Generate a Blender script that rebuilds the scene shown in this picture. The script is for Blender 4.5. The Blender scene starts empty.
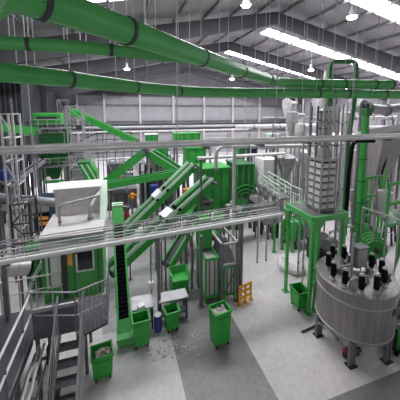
import bpy, bmesh, math, random
from mathutils import Vector, Matrix
random.seed(7)
S = bpy.context.scene
COL = S.collection
PI = math.pi
# ------------------------------------------------------------------ camera
F = 260.0; HOR = 112.0
PIT = math.radians(6.5); YAW = math.radians(17.5)
CY = HOR + F * math.tan(PIT)
EYE = Vector((0, 0, 6))
cd = bpy.data.cameras.new('camera'); cam = bpy.data.objects.new('camera', cd); COL.objects.link(cam)
cd.sensor_width = 36; cd.lens = 36 * F / 400; cd.shift_y = -(200 - CY) / 400; cd.clip_end = 200
cam.location = EYE; cam.rotation_euler = (PI / 2 - PIT, 0, -YAW)
S.camera = cam
HEAD = Vector((math.sin(YAW), math.cos(YAW), 0))
RGT = Vector((math.cos(YAW), -math.sin(YAW), 0))

def ray(px, py):
    a = (px - 200) / F; b = -(py - CY) / F
    fw = HEAD * math.cos(PIT) - Vector((0, 0, math.sin(PIT)))
    up = HEAD * math.sin(PIT) + Vector((0, 0, math.cos(PIT)))
    return RGT * a + up * b + fw

def P(px, py, d=None, z=None, X=None, Y=None):
    """the point of the place seen at a photo position, at a known distance, height or wall plane"""
    r = ray(px, py)
    if d is not None: t = d / r.dot(HEAD)
    elif z is not None: t = (z - EYE.z) / r.z
    elif X is not None: t = X / r.x
    else: t = Y / r.y
    return EYE + r * t

# ------------------------------------------------------------------ materials
def lin(c):
    return tuple(((v / 255) / 12.92 if v / 255 <= .04045 else ((v / 255 + .055) / 1.055) ** 2.4) for v in c) + (1,)

def mat(name, rgb, rough=.55, metal=0., var=.12, scale=3., emit=0, bump=0.):
    m = bpy.data.materials.new(name); m.use_nodes = True
    nt = m.node_tree; b = nt.nodes['Principled BSDF']
    c = lin(rgb)
    tc = nt.nodes.new('ShaderNodeTexCoord'); no = nt.nodes.new('ShaderNodeTexNoise')
    no.inputs['Scale'].default_value = scale; no.inputs['Detail'].default_value = 5
    nt.links.new(tc.outputs['Object'], no.inputs['Vector'])
    rp = nt.nodes.new('ShaderNodeValToRGB')
    rp.color_ramp.elements[0].position = .3; rp.color_ramp.elements[1].position = .7
    rp.color_ramp.elements[0].color = tuple(v * (1 - var) for v in c[:3]) + (1,)
    rp.color_ramp.elements[1].color = tuple(min(1, v * (1 + var)) for v in c[:3]) + (1,)
    nt.links.new(no.outputs['Fac'], rp.inputs['Fac'])
    nt.links.new(rp.outputs['Color'], b.inputs['Base Color'])
    b.inputs['Roughness'].default_value = rough; b.inputs['Metallic'].default_value = metal
    if emit:
        b.inputs['Emission Color'].default_value = c; b.inputs['Emission Strength'].default_value = emit
    if bump:
        bp = nt.nodes.new('ShaderNodeBump'); bp.inputs['Strength'].default_value = bump
        nt.links.new(no.outputs['Fac'], bp.inputs['Height']); nt.links.new(bp.outputs['Normal'], b.inputs['Normal'])
    return m

def stretch(m, sc):
    nt = m.node_tree; n = nt.nodes['Noise Texture']; mp = nt.nodes.new('ShaderNodeMapping'); mp.inputs['Scale'].default_value = sc
    src = n.inputs['Vector'].links[0].from_socket; nt.links.new(src, mp.inputs['Vector']); nt.links.new(mp.outputs['Vector'], n.inputs['Vector'])

def sheet(name, rgb, axis='X', scale=12, rough=.5, metal=0., depth=.25, var=.1):
    """profiled metal sheet: a wave bump over a lightly weathered colour"""
    m = mat(name, rgb, rough, metal, var, .8)
    nt = m.node_tree; b = nt.nodes['Principled BSDF']
    tc = nt.nodes.new('ShaderNodeTexCoord'); w = nt.nodes.new('ShaderNodeTexWave')
    w.bands_direction = axis; w.inputs['Scale'].default_value = scale
    nt.links.new(tc.outputs['Object'], w.inputs['Vector'])
    bp = nt.nodes.new('ShaderNodeBump'); bp.inputs['Strength'].default_value = depth
    nt.links.new(w.outputs['Fac'], bp.inputs['Height']); nt.links.new(bp.outputs['Normal'], b.inputs['Normal'])
    return m

M = dict(
    duct=mat('duct_green', (82, 168, 90), .24, 0, .08, 2),
    green=mat('machine_green', (60, 160, 68), .35, 0, .12, 3),
    bright=mat('bright_green', (88, 180, 98), .4, 0, .1, 3),
    deep=mat('deep_green', (40, 110, 54), .45, 0, .15, 3),
    bin=mat('bin_green', (48, 166, 60), .45, 0, .14, 4),
    pale=mat('pale_green', (205, 224, 206), .5, 0, .1, 2),
    steel=mat('galvanised_steel', (168, 166, 168), .42, .35, .14, 4),
    light=mat('light_steel', (205, 200, 200), .45, .15, .1, 4),
    white=mat('white_paint', (228, 226, 224), .5, 0, .06, 4),
    grey=mat('grey_paint', (112, 110, 114), .55, .1, .2, 4),
    dark=mat('dark_steel', (62, 62, 68), .55, .2, .2, 4),
    black=mat('black_rubber', (20, 20, 23), .85, 0, .25, 6),
    tankm=mat('brushed_tank_steel', (150, 145, 144), .42, .4, .22, 2.5),
    stain=mat('stainless_steel', (190, 188, 188), .38, .55, .1, 2),
    roofcab=mat('cabin_roof_grey', (206, 202, 200), .6, 0, .06, 2),
    yellow=mat('safety_yellow', (240, 172, 32), .5, 0, .1, 4),
    red=mat('red_paint', (176, 36, 34), .5, 0, .15, 4),
    blue=mat('blue_paint', (48, 70, 160), .5, 0, .15, 4),
    navy=mat('navy_blue_paint', (48, 66, 98), .5, 0, .15, 4),
    orange=mat('orange_plastic', (236, 160, 70), .5, 0, .2, 5),
    sack=mat('white_sack', (226, 224, 220), .85, 0, .08, 6, 0, .3),
    glass=mat('dark_glass', (34, 40, 40), .1, 0, .2, 2),
    litter=mat('litter_paper', (196, 188, 182), .9, 0, .35, 9),
    roof=sheet('roof_sheet', (152, 150, 154), 'Y', 2.2, .6, 0, .12),
    wall=sheet('wall_sheet', (158, 156, 160), 'X', 4, .6, 0, .08),
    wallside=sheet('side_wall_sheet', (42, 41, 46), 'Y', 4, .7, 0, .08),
    rafter=mat('rafter_steel', (74, 72, 76), .6, .1, .15, 2),
    purlin=mat('purlin_steel', (128, 126, 130), .55, .2, .1, 2),
    wire=mat('zinc_wire', (190, 188, 190), .45, .4, .05, 2),
    sky=mat('skylight_panel', (248, 250, 255), .6, 0, .03, 2, 12.0),
    panel=mat('worn_grey_panel', (104, 103, 108), .55, .1, .2, 3),
    day=mat('daylight_opening', (235, 240, 255), .6, 0, .03, 2, 4.0),
    lamp=mat('lamp_glass', (255, 252, 246), .4, 0, .02, 2, 9.0),
)
M['black'].node_tree.nodes['Principled BSDF'].inputs['Specular IOR Level'].default_value = .15
stretch(M['tankm'], (5, 5, .35))
# ------------------------------------------------------------------ mesh collector
class MB:
    def __init__(s): s.v = []; s.f = []
    def ring(s, pts):
        i = len(s.v); s.v += [Vector(p) for p in pts]; return list(range(i, i + len(pts)))
    def loft(s, rings, caps=True, closed=True):
        R = [s.ring(r) for r in rings]; n = len(R[0])
        for a, b in zip(R, R[1:]):
            for i in range(n if closed else n - 1):
                j = (i + 1) % n; s.f.append((a[i], a[j], b[j], b[i]))
        if caps: s.f.append(tuple(reversed(R[0]))); s.f.append(tuple(R[-1]))
        return s
    def box(s, c, size, rz=0):
        c = Vector(c); x, y, z = [k / 2 for k in size]; ca, sa = math.cos(rz), math.sin(rz)
        def q(a, b, w): return c + Vector((a * ca - b * sa, a * sa + b * ca, w))
        return s.loft([[q(-x, -y, w), q(x, -y, w), q(x, y, w), q(-x, y, w)] for w in (-z, z)])
    def bb(s, lo, hi):
        lo = Vector(lo); hi = Vector(hi); return s.box((lo + hi) / 2, hi - lo)
    def bar(s, p, q, w, h=None, off=0, lift=0):
        """box girder from p to q, w wide and h deep"""
        h = h or w; p = Vector(p); q = Vector(q); d = (q - p).normalized()
        sd = d.cross(Vector((0, 0, 1)))
        if sd.length < 1e-3: sd = Vector((1, 0, 0))
        sd.normalize(); u = sd.cross(d).normalized()
        p = p + sd * off + u * lift; q = q + sd * off + u * lift
        return s.loft([[o - sd * w / 2 - u * h / 2, o + sd * w / 2 - u * h / 2, o + sd * w / 2 + u * h / 2, o - sd * w / 2 + u * h / 2] for o in (p, q)])
    def tube(s, pts, r, n=10, rs=None):
        pts = [Vector(p) for p in pts]; rings = []; prev = None
        for i, p in enumerate(pts):
            a = pts[max(i - 1, 0)]; b = pts[min(i + 1, len(pts) - 1)]
            d = (b - a).normalized()
            if prev is None:
                e = d.cross(Vector((0, 0, 1)))
                if e.length < 1e-3: e = d.cross(Vector((1, 0, 0)))
            else: e = prev - d * prev.dot(d)
            e.normalize(); prev = e; g = d.cross(e); k = rs[i] if rs else r
            rings.append([p + (e * math.cos(2 * PI * t / n) + g * math.sin(2 * PI * t / n)) * k for t in range(n)])
        return s.loft(rings)
    def lathe(s, c, prof, n=24):
        c = Vector(c)
        return s.loft([[c + Vector((r * math.cos(2 * PI * t / n), r * math.sin(2 * PI * t / n), z)) for t in range(n)] for r, z in prof])
    def frustum(s, c, a, b, z0, z1, rz=0):
        """rectangular hopper: size a at z0, size b at z1"""
        c = Vector(c); ca, sa = math.cos(rz), math.sin(rz)
        def q(x, y, z): return Vector((c.x + x * ca - y * sa, c.y + x * sa + y * ca, z))
        return s.loft([[q(-w / 2, -h / 2, z), q(w / 2, -h / 2, z), q(w / 2, h / 2, z), q(-w / 2, h / 2, z)] for (w, h), z in ((a, z0), (b, z1))])
    def build(s, name, m, parent=None, kind=None, smooth=False, bevel=0):
        off = parent_world(parent)
        me = bpy.data.meshes.new(name)
        me.from_pydata([tuple(v - off) for v in s.v], [], s.f); me.update()
        bm = bmesh.new(); bm.from_mesh(me); bmesh.ops.recalc_face_normals(bm, faces=bm.faces); bm.to_mesh(me); bm.free()
        me.materials.append(m)
        if smooth:
            me.polygons.foreach_set('use_smooth', [True] * len(me.polygons)); me.set_sharp_from_angle(angle=math.radians(40))
        o = bpy.data.objects.new(name, me); COL.objects.link(o)
        if parent: o.parent = parent
        if kind: o['kind'] = kind
        if bevel:
            b = o.modifiers.new('bevel', 'BEVEL'); b.width = bevel; b.segments = 2; b.limit_method = 'ANGLE'
        return o

def parent_world(p):
    v = Vector((0, 0, 0))
    while p is not None: v = v + p.location; p = p.parent
    return v

def tag(o, label, cat, group=None, kind=None):
    o['label'] = label; o['category'] = cat
    if group: o['group'] = group
    if kind: o['kind'] = kind
    return o

def thing(name, label, cat, loc=(0, 0, 0), group=None):
    o = bpy.data.objects.new(name, None); o.empty_display_size = .1; COL.objects.link(o); o.location = loc
    return tag(o, label, cat, group)

def copy_tree(o, label=None, loc=None, rz=None, parent=None):
    c = o.copy(); COL.objects.link(c); c.parent = parent
    if label: c['label'] = label
    if loc is not None: c.location = loc
    if rz is not None: c.rotation_euler = (0, 0, rz)
    for ch in list(o.children): copy_tree(ch, parent=c)
    return c

ORD = ['leftmost', 'second from the left', 'third from the left', 'fourth from the left', 'fifth from the left', 'sixth from the left', 'seventh from the left', 'eighth from the left', 'ninth from the left', 'tenth from the left', 'eleventh from the left', 'twelfth from the left', 'thirteenth from the left', 'fourteenth from the left', 'fifteenth from the left', 'sixteenth from the left', 'seventeenth from the left', 'eighteenth from the left']
def nth(i, n): return ORD[i] if i < n - 1 or n < 3 else 'rightmost'
def struct(name, mb, m, **k): return mb.build(name, m, kind='structure', **k)
def low(p, z=0): return Vector((p.x, p.y, z))
def curve(pts, r=.3, n=5):
    """round off the corners of a pipe run"""
    pts = [Vector(p) for p in pts]; out = [pts[0]]
    for a, b, c in zip(pts, pts[1:], pts[2:]):
        u = (a - b); w = (c - b); k = min(r, u.length * .45, w.length * .45); u.normalize(); w.normalize()
        for i in range(n + 1):
            t = i / n; out.append((b + u * k) * (1 - t) ** 2 + b * 2 * t * (1 - t) + (b + w * k) * t * t)
    return out + [pts[-1]]
# ================================================================== hall shell
XL, XR, YB, YF = -6.5, 27.0, 36.0, -3.0
RX, RZ, SL = 9.0, 12.0, .2
def roofz(x): return RZ - SL * abs(x - RX)
def floor_piece(name, m, rects):
    b = MB()
    for x0, x1, y0, y1 in rects: b.bb((x0, y0, -.2), (x1, y1, 0))
    return struct(name, b, m)
mfl = mat('floor_concrete_light', (222, 215, 215), .48, 0, .1, .8)
mfd = mat('floor_concrete_dark', (146, 142, 143), .42, 0, .16, 1.1)
for m_, d_ in ((mfl, .24), (mfd, .3)):           # worn concrete: fine stains over the broad ones
    nt = m_.node_tree; b_ = nt.nodes['Principled BSDF']
    old = b_.inputs['Base Color'].links[0].from_socket
    no = nt.nodes.new('ShaderNodeTexNoise'); no.inputs['Scale'].default_value = 7; no.inputs['Detail'].default_value = 8; no.inputs['Roughness'].default_value = .7
    tc = nt.nodes.new('ShaderNodeTexCoord'); nt.links.new(tc.outputs['Object'], no.inputs['Vector'])
    rp = nt.nodes.new('ShaderNodeValToRGB'); rp.color_ramp.elements[0].position = .25; rp.color_ramp.elements[1].position = .6
    rp.color_ramp.elements[0].color = (1 - d_, 1 - d_, 1 - d_, 1); rp.color_ramp.elements[1].color = (1, 1, 1, 1)
    nt.links.new(no.outputs['Fac'], rp.inputs['Fac'])
    mx = nt.nodes.new('ShaderNodeMix'); mx.data_type = 'RGBA'; mx.blend_type = 'MULTIPLY'; mx.inputs['Factor'].default_value = 1
    nt.links.new(old, mx.inputs['A']); nt.links.new(rp.outputs['Color'], mx.inputs['B']); nt.links.new(mx.outputs['Result'], b_.inputs['Base Color'])
floor_piece('floor', mfl, [(XL, -.6, YF, YB), (-.6, 1.17, YF, 6.9), (-.6, 1.17, 13, YB), (3.02, XR, 3.78, YB)])
mfm = mfd.copy(); mfm.name = 'floor_concrete_shaded'; r_ = [k for k in mfm.node_tree.nodes if k.type == 'VALTORGB'][0]
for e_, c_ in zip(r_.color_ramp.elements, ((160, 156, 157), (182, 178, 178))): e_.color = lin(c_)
floor_piece('floor_shade_patch', mfm, [(-.6, 1.17, 6.9, 13)])  # shade beneath the conveyors, put into the floor colour as mid-grey
floor_piece('floor_dark_lane', mfd, [(1.17, 3.02, YF, YB), (3.02, XR, YF, 3.78)])

b = MB().bb((XL, YB, 0), (XR, YB + .2, roofz(XL)))
ax = YB + .1
b.loft([[(XL, y, roofz(XL)), (XR, y, roofz(XR)), (RX, y, RZ)] for y in (YB, YB + .2)])
struct('wall_back', b, M['wall'])
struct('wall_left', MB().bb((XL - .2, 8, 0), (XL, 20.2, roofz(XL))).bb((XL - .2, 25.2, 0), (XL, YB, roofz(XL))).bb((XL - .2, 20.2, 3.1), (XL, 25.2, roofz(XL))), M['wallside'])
struct('wall_right', MB().bb((XR, 10, 0), (XR + .2, YB, roofz(XR))), M['wall'])
# loading door in the left wall, daylight outside
struct('door_1', MB().bb((XL - .5, 20.2, 0), (XL - .45, 25.2, 3.1)), M['day'])
b = MB()
for y in (20.2, 21.8, 23.5, 25.2): b.bb((XL - .1, y - .1, 0), (XL + .05, y + .1, 3.1))
struct('trim_1', b, M['grey'])
# back wall: girts, posts and a dark band
n = 1
for z in (8.15, 6.9, 4.75, 3.2):
    n += 1; struct('trim_%d' % n, MB().bb((XL, YB - .18, z - .09), (XR, YB, z + .09)), M['grey'])
n += 1; struct('trim_%d' % n, MB().bb((XL, YB - .5, 8.3), (XR, YB - .1, 8.75)), M['rafter'])
n += 1; struct('trim_%d' % n, MB().bb((XL, YB - .4, 3.6), (XR, YB - .05, 4.4)), M['dark'])
for x in (-4.8, -1.6, 2.9, 7.4, 11.9, 16.4, 20.9):
    n += 1; struct('trim_%d' % n, MB().bb((x - .12, YB - .35, 0), (x + .12, YB - .02, 8.4)), M['light'])
# roof: two slopes cut around the translucent strips
STR = [(9.85, 10.95), (16.5, 17.7), (23.2, 24.4), (29.8, 31.0)]
def slope_piece(b, y0, y1, x0, x1, lift=0, t=.12):
    b.loft([[(x0, y, roofz(x0) + lift), (x1, y, roofz(x1) + lift), (x1, y, roofz(x1) + lift + t), (x0, y, roofz(x0) + lift + t)] for y in (y0, y1)])
b = MB(); y = -3.0
for s0, s1 in STR + [(YB, YB)]:
    slope_piece(b, y, s0, XL, RX); slope_piece(b, y, s0, RX, XR); y = s1
struct('ceiling', b, M['roof'])
k = 0
for s0, s1 in STR:
    for x0, x1 in ((XL + .6, RX - 1.2), (RX + 1.2, XR - .6)):
        k += 1; b = MB(); slope_piece(b, s0, s1, x0, x1, .02, .06); struct('window_%d' % k, b, M['sky'])
    b = MB(); slope_piece(b, s0, s1, RX - 1.2, RX); slope_piece(b, s0, s1, RX, RX + 1.2); slope_piece(b, s0, s1, XL, XL + .6); slope_piece(b, s0, s1, XR - .6, XR)
    n += 1; struct('trim_%d' % n, b, M['roof'])
for i in range(-9, 11):                       # purlins run the length of the hall
    x = RX + i * 1.62 + .5
    if not XL + .2 < x < XR - .2: continue
    n += 1; struct('trim_%d' % n, MB().bb((x - .05, 2, roofz(x) - .15), (x + .05, YB, roofz(x) - .02)), M['purlin'])
for y in (7.1, 13.75, 20.4, 27.1, 33.2):       # portal frame rafters, deeper at the haunch
    b = MB()
    for xe in (XL, XR):
        ze = roofz(xe) - .24; zr = RZ - .24
        b.loft([[(xe, yy, ze - 1.0), (xe, yy, ze), (RX, yy, zr), (RX, yy, zr - .65)] for yy in (y - .06, y + .06)])
        b.loft([[(xe, yy, ze - 1.05), (xe, yy, ze - .97), (RX, yy, zr - .62), (RX, yy, zr - .7)] for yy in (y - .16, y + .16)])
    n += 1; struct('trim_%d' % n, b, M['rafter'])
    n += 1; struct('trim_%d' % n, MB().bb((XL + .02, y - .15, 0), (XL + .4, y + .15, roofz(XL) - .3)), M['dark'])
    if y > 12: n += 1; struct('trim_%d' % n, MB().bb((XR - .4, y - .15, 0), (XR - .02, y + .15, roofz(XR) - .3)), M['grey'])
# ------------------------------------------------------------------ lamps under the roof
def highbay(px, py, d, label):
    p = P(px, py, d=d); t = thing('high_bay_lamp', label, 'lamp', p, 'high bay lamps under the roof')
    MB().lathe(p, [(.07, .42), (.09, .2), (.2, .02), (.24, 0)], 20).build('lamp_shade', M['white'], t, smooth=True)
    MB().lathe(p, [(.21, .02), (.17, -.07), (.02, -.1)], 20).build('bulb', M['lamp'], t, smooth=True)
    MB().tube([p + Vector((0, 0, .4)), (p.x, p.y, roofz(p.x) - .02)], .015, 6).build('cord', M['wire'], t)
    l = bpy.data.lights.new('high_bay_glow', 'SPOT'); l.energy = 240; l.spot_size = 2.4; l.spot_blend = .5; l.shadow_soft_size = .2
    o = bpy.data.objects.new('high_bay_glow', l); COL.objects.link(o); o.parent = t; o.location = (0, 0, -.15)
highbay(140.5, 6, 12.4, 'white high bay lamp above the long green duct, nearest the left side of the roof')
highbay(246, 5, 11.6, 'white high bay lamp hanging at the top middle of the hall')
highbay(352, 17, 11.5, 'white bell shaped lamp hanging beside the bright skylight at right')
highbay(311, 70, 20, 'small far lamp hanging just above the paired green ducts')
highbay(127, 69, 19, 'small far lamp between the two lower green ducts at left')
highbay(232, 79, 24, 'small far lamp seen just under the bending green duct')
# ------------------------------------------------------------------ big overhead ducts
ZA, ZC, RA = 6.7585, 6.492, .123
def duct(name, label, pts, r, bands, cat='duct'):
    c = pts; t = thing(name, label, cat, c[0])
    MB().tube(curve(c, .8, 4), r, 20).build('pipe', M['duct'], t, smooth=True)
    for p, q in bands:
        dirv = (q - p).normalized(); MB().tube([p - dirv * .02, p + dirv * .02], r * 1.09, 20).build('joint_band', M['dark'], t)
    return t
def along(pts, px):
    """the point on a pipe run seen at picture column px"""
    best = None
    for a, b in zip(pts, pts[1:]):
        for i in range(60):
            q = a.lerp(b, i / 60); v = q - EYE; dd = v.dot(HEAD); x = 200 + F * v.dot(RGT) / (v.dot(HEAD) * math.cos(PIT) - v.z * math.sin(PIT))
            if best is None or abs(x - px) < best[0]: best = (abs(x - px), q, (b - a))
    return best[1], best[1] + best[2]
PA = [P(x, y, z=ZA) for x, y in ((0, -13), (100, 21.5), (200, 57), (245, 72), (276, 81.5), (300, 83.6), (393, 84.6))]
PC = [P(x, y, z=ZC) for x, y in ((-12, 71), (60, 78), (100, 83), (150, 88.5), (200, 92.2), (300, 93.2), (412, 95))]
PB = [P(x, y, z=ZA) for x, y in ((-12, 42), (90, 47.5), (160, 55.5), (198, 59))]
PD = [P(x, y, z=ZA) for x, y in ((-14, 17), (22, 1), (48, -9))]
duct('overhead_duct', 'thick green round duct sweeping down from the top left corner to the right', PA, RA, [along(PA, x) for x in (41, 126, 201, 241, 268, 320, 345, 375, 392)])
duct('overhead_duct', 'lowest long green round duct crossing the whole hall', PC, RA, [along(PC, x) for x in (70, 135, 179, 202, 318, 348, 385)])
duct('overhead_duct', 'thinner green branch duct running level between the two thick ducts', PB, .072, [along(PB, x) for x in (29, 110)])
duct('overhead_duct', 'short piece of green duct in the top left corner', PD, .05, [])
def hangers(pts, xs, phrase, group, rr, r=.007, side=False):
    for i, x in enumerate(xs):
        q, _ = along(pts, x); o = rr * 1.12 if side and x > 255 else 0; q = q - Vector((0, o, 0)) + Vector((0, 0, 0 if o else rr * 1.1)); top = roofz(q.x) - .02
        t = MB().tube([(q.x, q.y, q.z), (q.x, q.y, top)], r, 5).build('suspension_wire', M['wire'])
        tag(t, '%s of the thin steel wires holding %s' % (nth(i, len(xs)), phrase), 'wire', group)
hangers(PA, [126, 155, 201, 219, 241, 255, 268, 290, 305, 320, 332, 345, 360, 375, 390], 'the thick sweeping green duct', 'wires of the sweeping duct', RA)
hangers(PC, [17, 36, 70, 88, 116, 135, 147, 179, 190, 228, 262, 281, 298, 312, 328, 350, 368, 385], 'the lowest long green duct', 'wires of the lowest duct', RA, side=True)
hangers(PB, [10, 29, 64, 80, 110, 145], 'the thinner level green duct', 'wires of the level duct', .072)
# ================================================================== shared builders
def vv(x, y, z): return Vector((x, y, z))
def conveyor(label, p, q, w, h, legs=(), mats=('green', 'black', 'green', 'grey'), cat='conveyor', group=None, guards=None, cleats=0, motor=True, name='belt_conveyor', legz=0., head=True, brace=False):
    """inclined belt conveyor: two side frames, belt, end pulleys, drive motor, braced legs"""
    p = Vector(p); q = Vector(q); t = thing(name, label, cat, low((p + q) / 2, legz), group)
    d = (q - p).normalized(); sd = d.cross(vv(0, 0, 1)).normalized(); u = sd.cross(d).normalized()
    tk = max(.03, w * .1)
    for s in (-1, 1): MB().bar(p, q, tk, h, off=s * (w / 2 - tk / 2)).bar(p, q, tk * 1.6, tk * .5, off=s * (w / 2 - tk / 2), lift=h / 2).build('side_frame', M[mats[0]], t)
    b = MB().bar(p, q, w - 2 * tk, h * .3, lift=h * .1); L = (q - p).length
    for i in range(cleats):
        c = p.lerp(q, (i + .5) / cleats) + u * h * .3; b.bar(c - sd * (w / 2 - tk), c + sd * (w / 2 - tk), .035, h * .3)
    b.build('belt', M[mats[1]], t)
    MB().bar(p, q, w - 2 * tk, .02, lift=-h * .42).build('under_tray', M[mats[2]], t)
    if head:
        for e in (p, q): MB().tube([e - sd * w * .49, e + sd * w * .49], h * .42, 12).build('pulley', M['dark'], t, smooth=True)
    if motor:
        e = q - d * h * .2; MB().tube([e + sd * w * .5, e + sd * (w * .5 + .22)], .075, 12).box(e + sd * (w * .5 + .05), (.14, .14, .16)).build('motor', M['grey'], t, smooth=True)
    if guards:
        for s in (-1, 1): MB().bar(p, q, tk * .5, h * .5, off=s * (w / 2 + tk * .1), lift=h * .72).build('side_guard', M[guards], t)
    for k in legs:
        c = p.lerp(q, k)
        for s in (-1, 1):
            a = c + sd * s * w * .46 - u * h * .3
            if a.z > legz + .1: MB().bar(a, low(a, legz), .05).box(low(a, legz + .01), (.13, .13, .02)).build('leg', M[mats[3]], t)
        if brace and c.z > legz + .5: MB().bar(low(c + sd * w * .46, legz + .15), c - sd * w * .46 - u * h * .5, .03).build('cross_brace', M[mats[3]], t)
    return t
def rail(t, pts, h=.8, m='steel', r=.016, step=.7, mids=1, balusters=0):
    """handrail parts along a run of deck points"""
    pts = [Vector(a) for a in pts]; up = vv(0, 0, h)
    MB().tube([a + up for a in pts], r, 6).build('top_rail', M[m], t, smooth=True)
    for k in range(mids): MB().tube([a + up * ((k + 1) / (mids + 1)) for a in pts], r * .8, 6).build('mid_rail', M[m], t, smooth=True)
    for a, b in zip(pts, pts[1:]):
        n = max(1, round((b - a).length / step))
        for i in range(n + 1):
            if i == 0 and a != pts[0]: continue
            c = a.lerp(b, i / n); MB().tube([c, c + up], r, 6).build('post', M[m], t, smooth=True)
    if balusters:
        bb = MB()
        for a, b in zip(pts, pts[1:]):
            n = max(1, round((b - a).length / balusters))
            for i in range(n + 1): c = a.lerp(b, i / n); bb.tube([c, c + up], r * .45, 4)
        bb.build('baluster_infill', M[m], t)
def pipe(name, label, pts, r, m='steel', rad=.25, group=None, cat='pipe', n=12, flanges=()):
    pts = [Vector(a) for a in pts]; t = thing(name, label, cat, pts[-1] if pts[-1].z < pts[0].z else pts[0], group)
    MB().tube(curve(pts, rad), r, n).build('tube', M[m], t, smooth=True)
    for k in flanges:
        s = k * (len(pts) - 1); i = min(int(s), len(pts) - 2); a = pts[i].lerp(pts[i + 1], s - i); d = (pts[i + 1] - pts[i]).normalized()
        MB().tube([a - d * .02, a + d * .02], r * 1.35, n).build('flange', M['grey'] if m != 'grey' else M['light'], t)
    return t
def post(name, label, p, q, w, m, group=None, cat='column', foot=True, cap=False):
    t = thing(name, label, cat, p, group); MB().bar(p, q, w).build('shaft', M[m], t)
    if foot: MB().box(p + vv(0, 0, .012), (w * 2.2, w * 2.2, .024)).build('base_plate', M[m], t)
    if cap: MB().box(Vector(q), (w * 1.8, w * 1.8, .05)).build('cap', M[m], t)
    return t

# ================================================================== wheeled waste bins
def tipping_bin(label, px, py, w, dp, h, rz=0., wcol='litter', fill=.8, dark=False):
    """open green bin: tapered body, rim, pocket bars, four casters; a heap of waste inside is its own object"""
    f = P(px, py, z=0); c = f + vv(-math.sin(YAW + rz) * 0, dp / 2, 0)
    t = thing('waste_bin', label, 'bin', (c.x, c.y, 0), 'green bins on the hall floor')
    z0, z1 = .09, h; k = .86
    def R(w_, d_, z): return [(c.x - w_ / 2, c.y - d_ / 2, z), (c.x + w_ / 2, c.y - d_ / 2, z), (c.x + w_ / 2, c.y + d_ / 2, z), (c.x - w_ / 2, c.y + d_ / 2, z)]
    b = MB().loft([R(w * k, dp * k, z0), R(w, dp, z1), R(w - .04, dp - .04, z1), R(w * k - .04, dp * k - .04, z0 + .03)]); b.build('body', M['bin'], t, bevel=.006)
    b = MB(); z = z1 - .015; e = .035
    for s in (-1, 1): b.bar((c.x - w / 2 - .015, c.y + s * dp / 2, z), (c.x + w / 2 + .015, c.y + s * dp / 2, z), e, .04).bar((c.x + s * w / 2, c.y - dp / 2, z), (c.x + s * w / 2, c.y + dp / 2, z), e, .04)
    b.build('rim', M['bin'], t)
    for s in (-1, 1): MB().bb((c.x + s * w * .3 - .025, c.y - dp * .47, z0 - .01), (c.x + s * w * .3 + .025, c.y + dp * .47, z0 + .025)).build('skid', M['deep'], t)
    for sx in (-1, 1):
        for sy in (-1, 1):
            a = vv(c.x + sx * w * .34, c.y + sy * dp * .34, .045); wh = MB().tube([a - vv(.018, 0, 0), a + vv(.018, 0, 0)], .045, 14).build('caster_wheel', M['black'], t, smooth=True)
            MB().bb(a + vv(-.03, -.02, .02), a + vv(.03, .02, .05)).build('caster_fork', M['grey'], wh)
    MB().tube(curve([(c.x - w * .35, c.y - dp / 2 - .01, h * .86), (c.x - w * .35, c.y - dp / 2 - .05, h * .9), (c.x + w * .35, c.y - dp / 2 - .05, h * .9), (c.x + w * .35, c.y - dp / 2 - .01, h * .86)], .03), .01, 6).build('handle', M['deep'], t)
    if rz:
        t.rotation_euler = (0, 0, rz)
    heap = MB(); rnd = random.Random(int(px)); g = 7; zf = h * fill
    zz = [[zf + rnd.uniform(-.03, .05) for _ in range(g)] for _ in range(g)]
    wi, di = (w - .05) * .95, (dp - .05) * .95
    ca, sa = math.cos(rz), math.sin(rz)
    for i in range(10):
        x, y = rnd.uniform(-.4, .4) * wi, rnd.uniform(-.4, .4) * di
        heap.box((c.x + x * ca - y * sa, c.y + x * sa + y * ca, zf + rnd.uniform(0, .05)), (rnd.uniform(.05, .13), rnd.uniform(.05, .12), rnd.uniform(.02, .06)), rnd.uniform(0, 3))
    q = .9; heap.loft([[(c.x + (sx * wi * q / 2) * ca - (sy * di * q / 2) * sa, c.y + (sx * wi * q / 2) * sa + (sy * di * q / 2) * ca, z) for sx, sy in ((-1, -1), (1, -1), (1, 1), (-1, 1))] for z in (zf - .06, zf)])
    tag(heap.build('waste_heap', M[wcol]), label.replace('green', 'heap of', 1).replace('heap of', 'heap of loose waste inside the green', 1) if False else 'loose waste filling the ' + label.split(',')[0].replace('open ', ''), 'waste', None, 'stuff')
    return t
tipping_bin('open green bin full of pale scraps beside the steel stair, nearest the camera', 102.5, 382.5, .45, .38, .62, .12, 'litter')
tipping_bin('open green bin with dark inside, at the foot of the vertical conveyor', 142, 350, .43, .36, .78, .05, 'dark', .62)
tipping_bin('small open green bin under the grey bench, right beside the blue drum', 173, 333, .38, .33, .6, .1, 'dark', .6)
tipping_bin('tall open green bin alone on the dark floor lane', 222.5, 348.5, .47, .38, .98, .12, 'litter', .9)
tipping_bin('open green bin between the green platform posts and the mixing tank', 304, 312, .40, .46, .62, -.05, 'black', .6)

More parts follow.
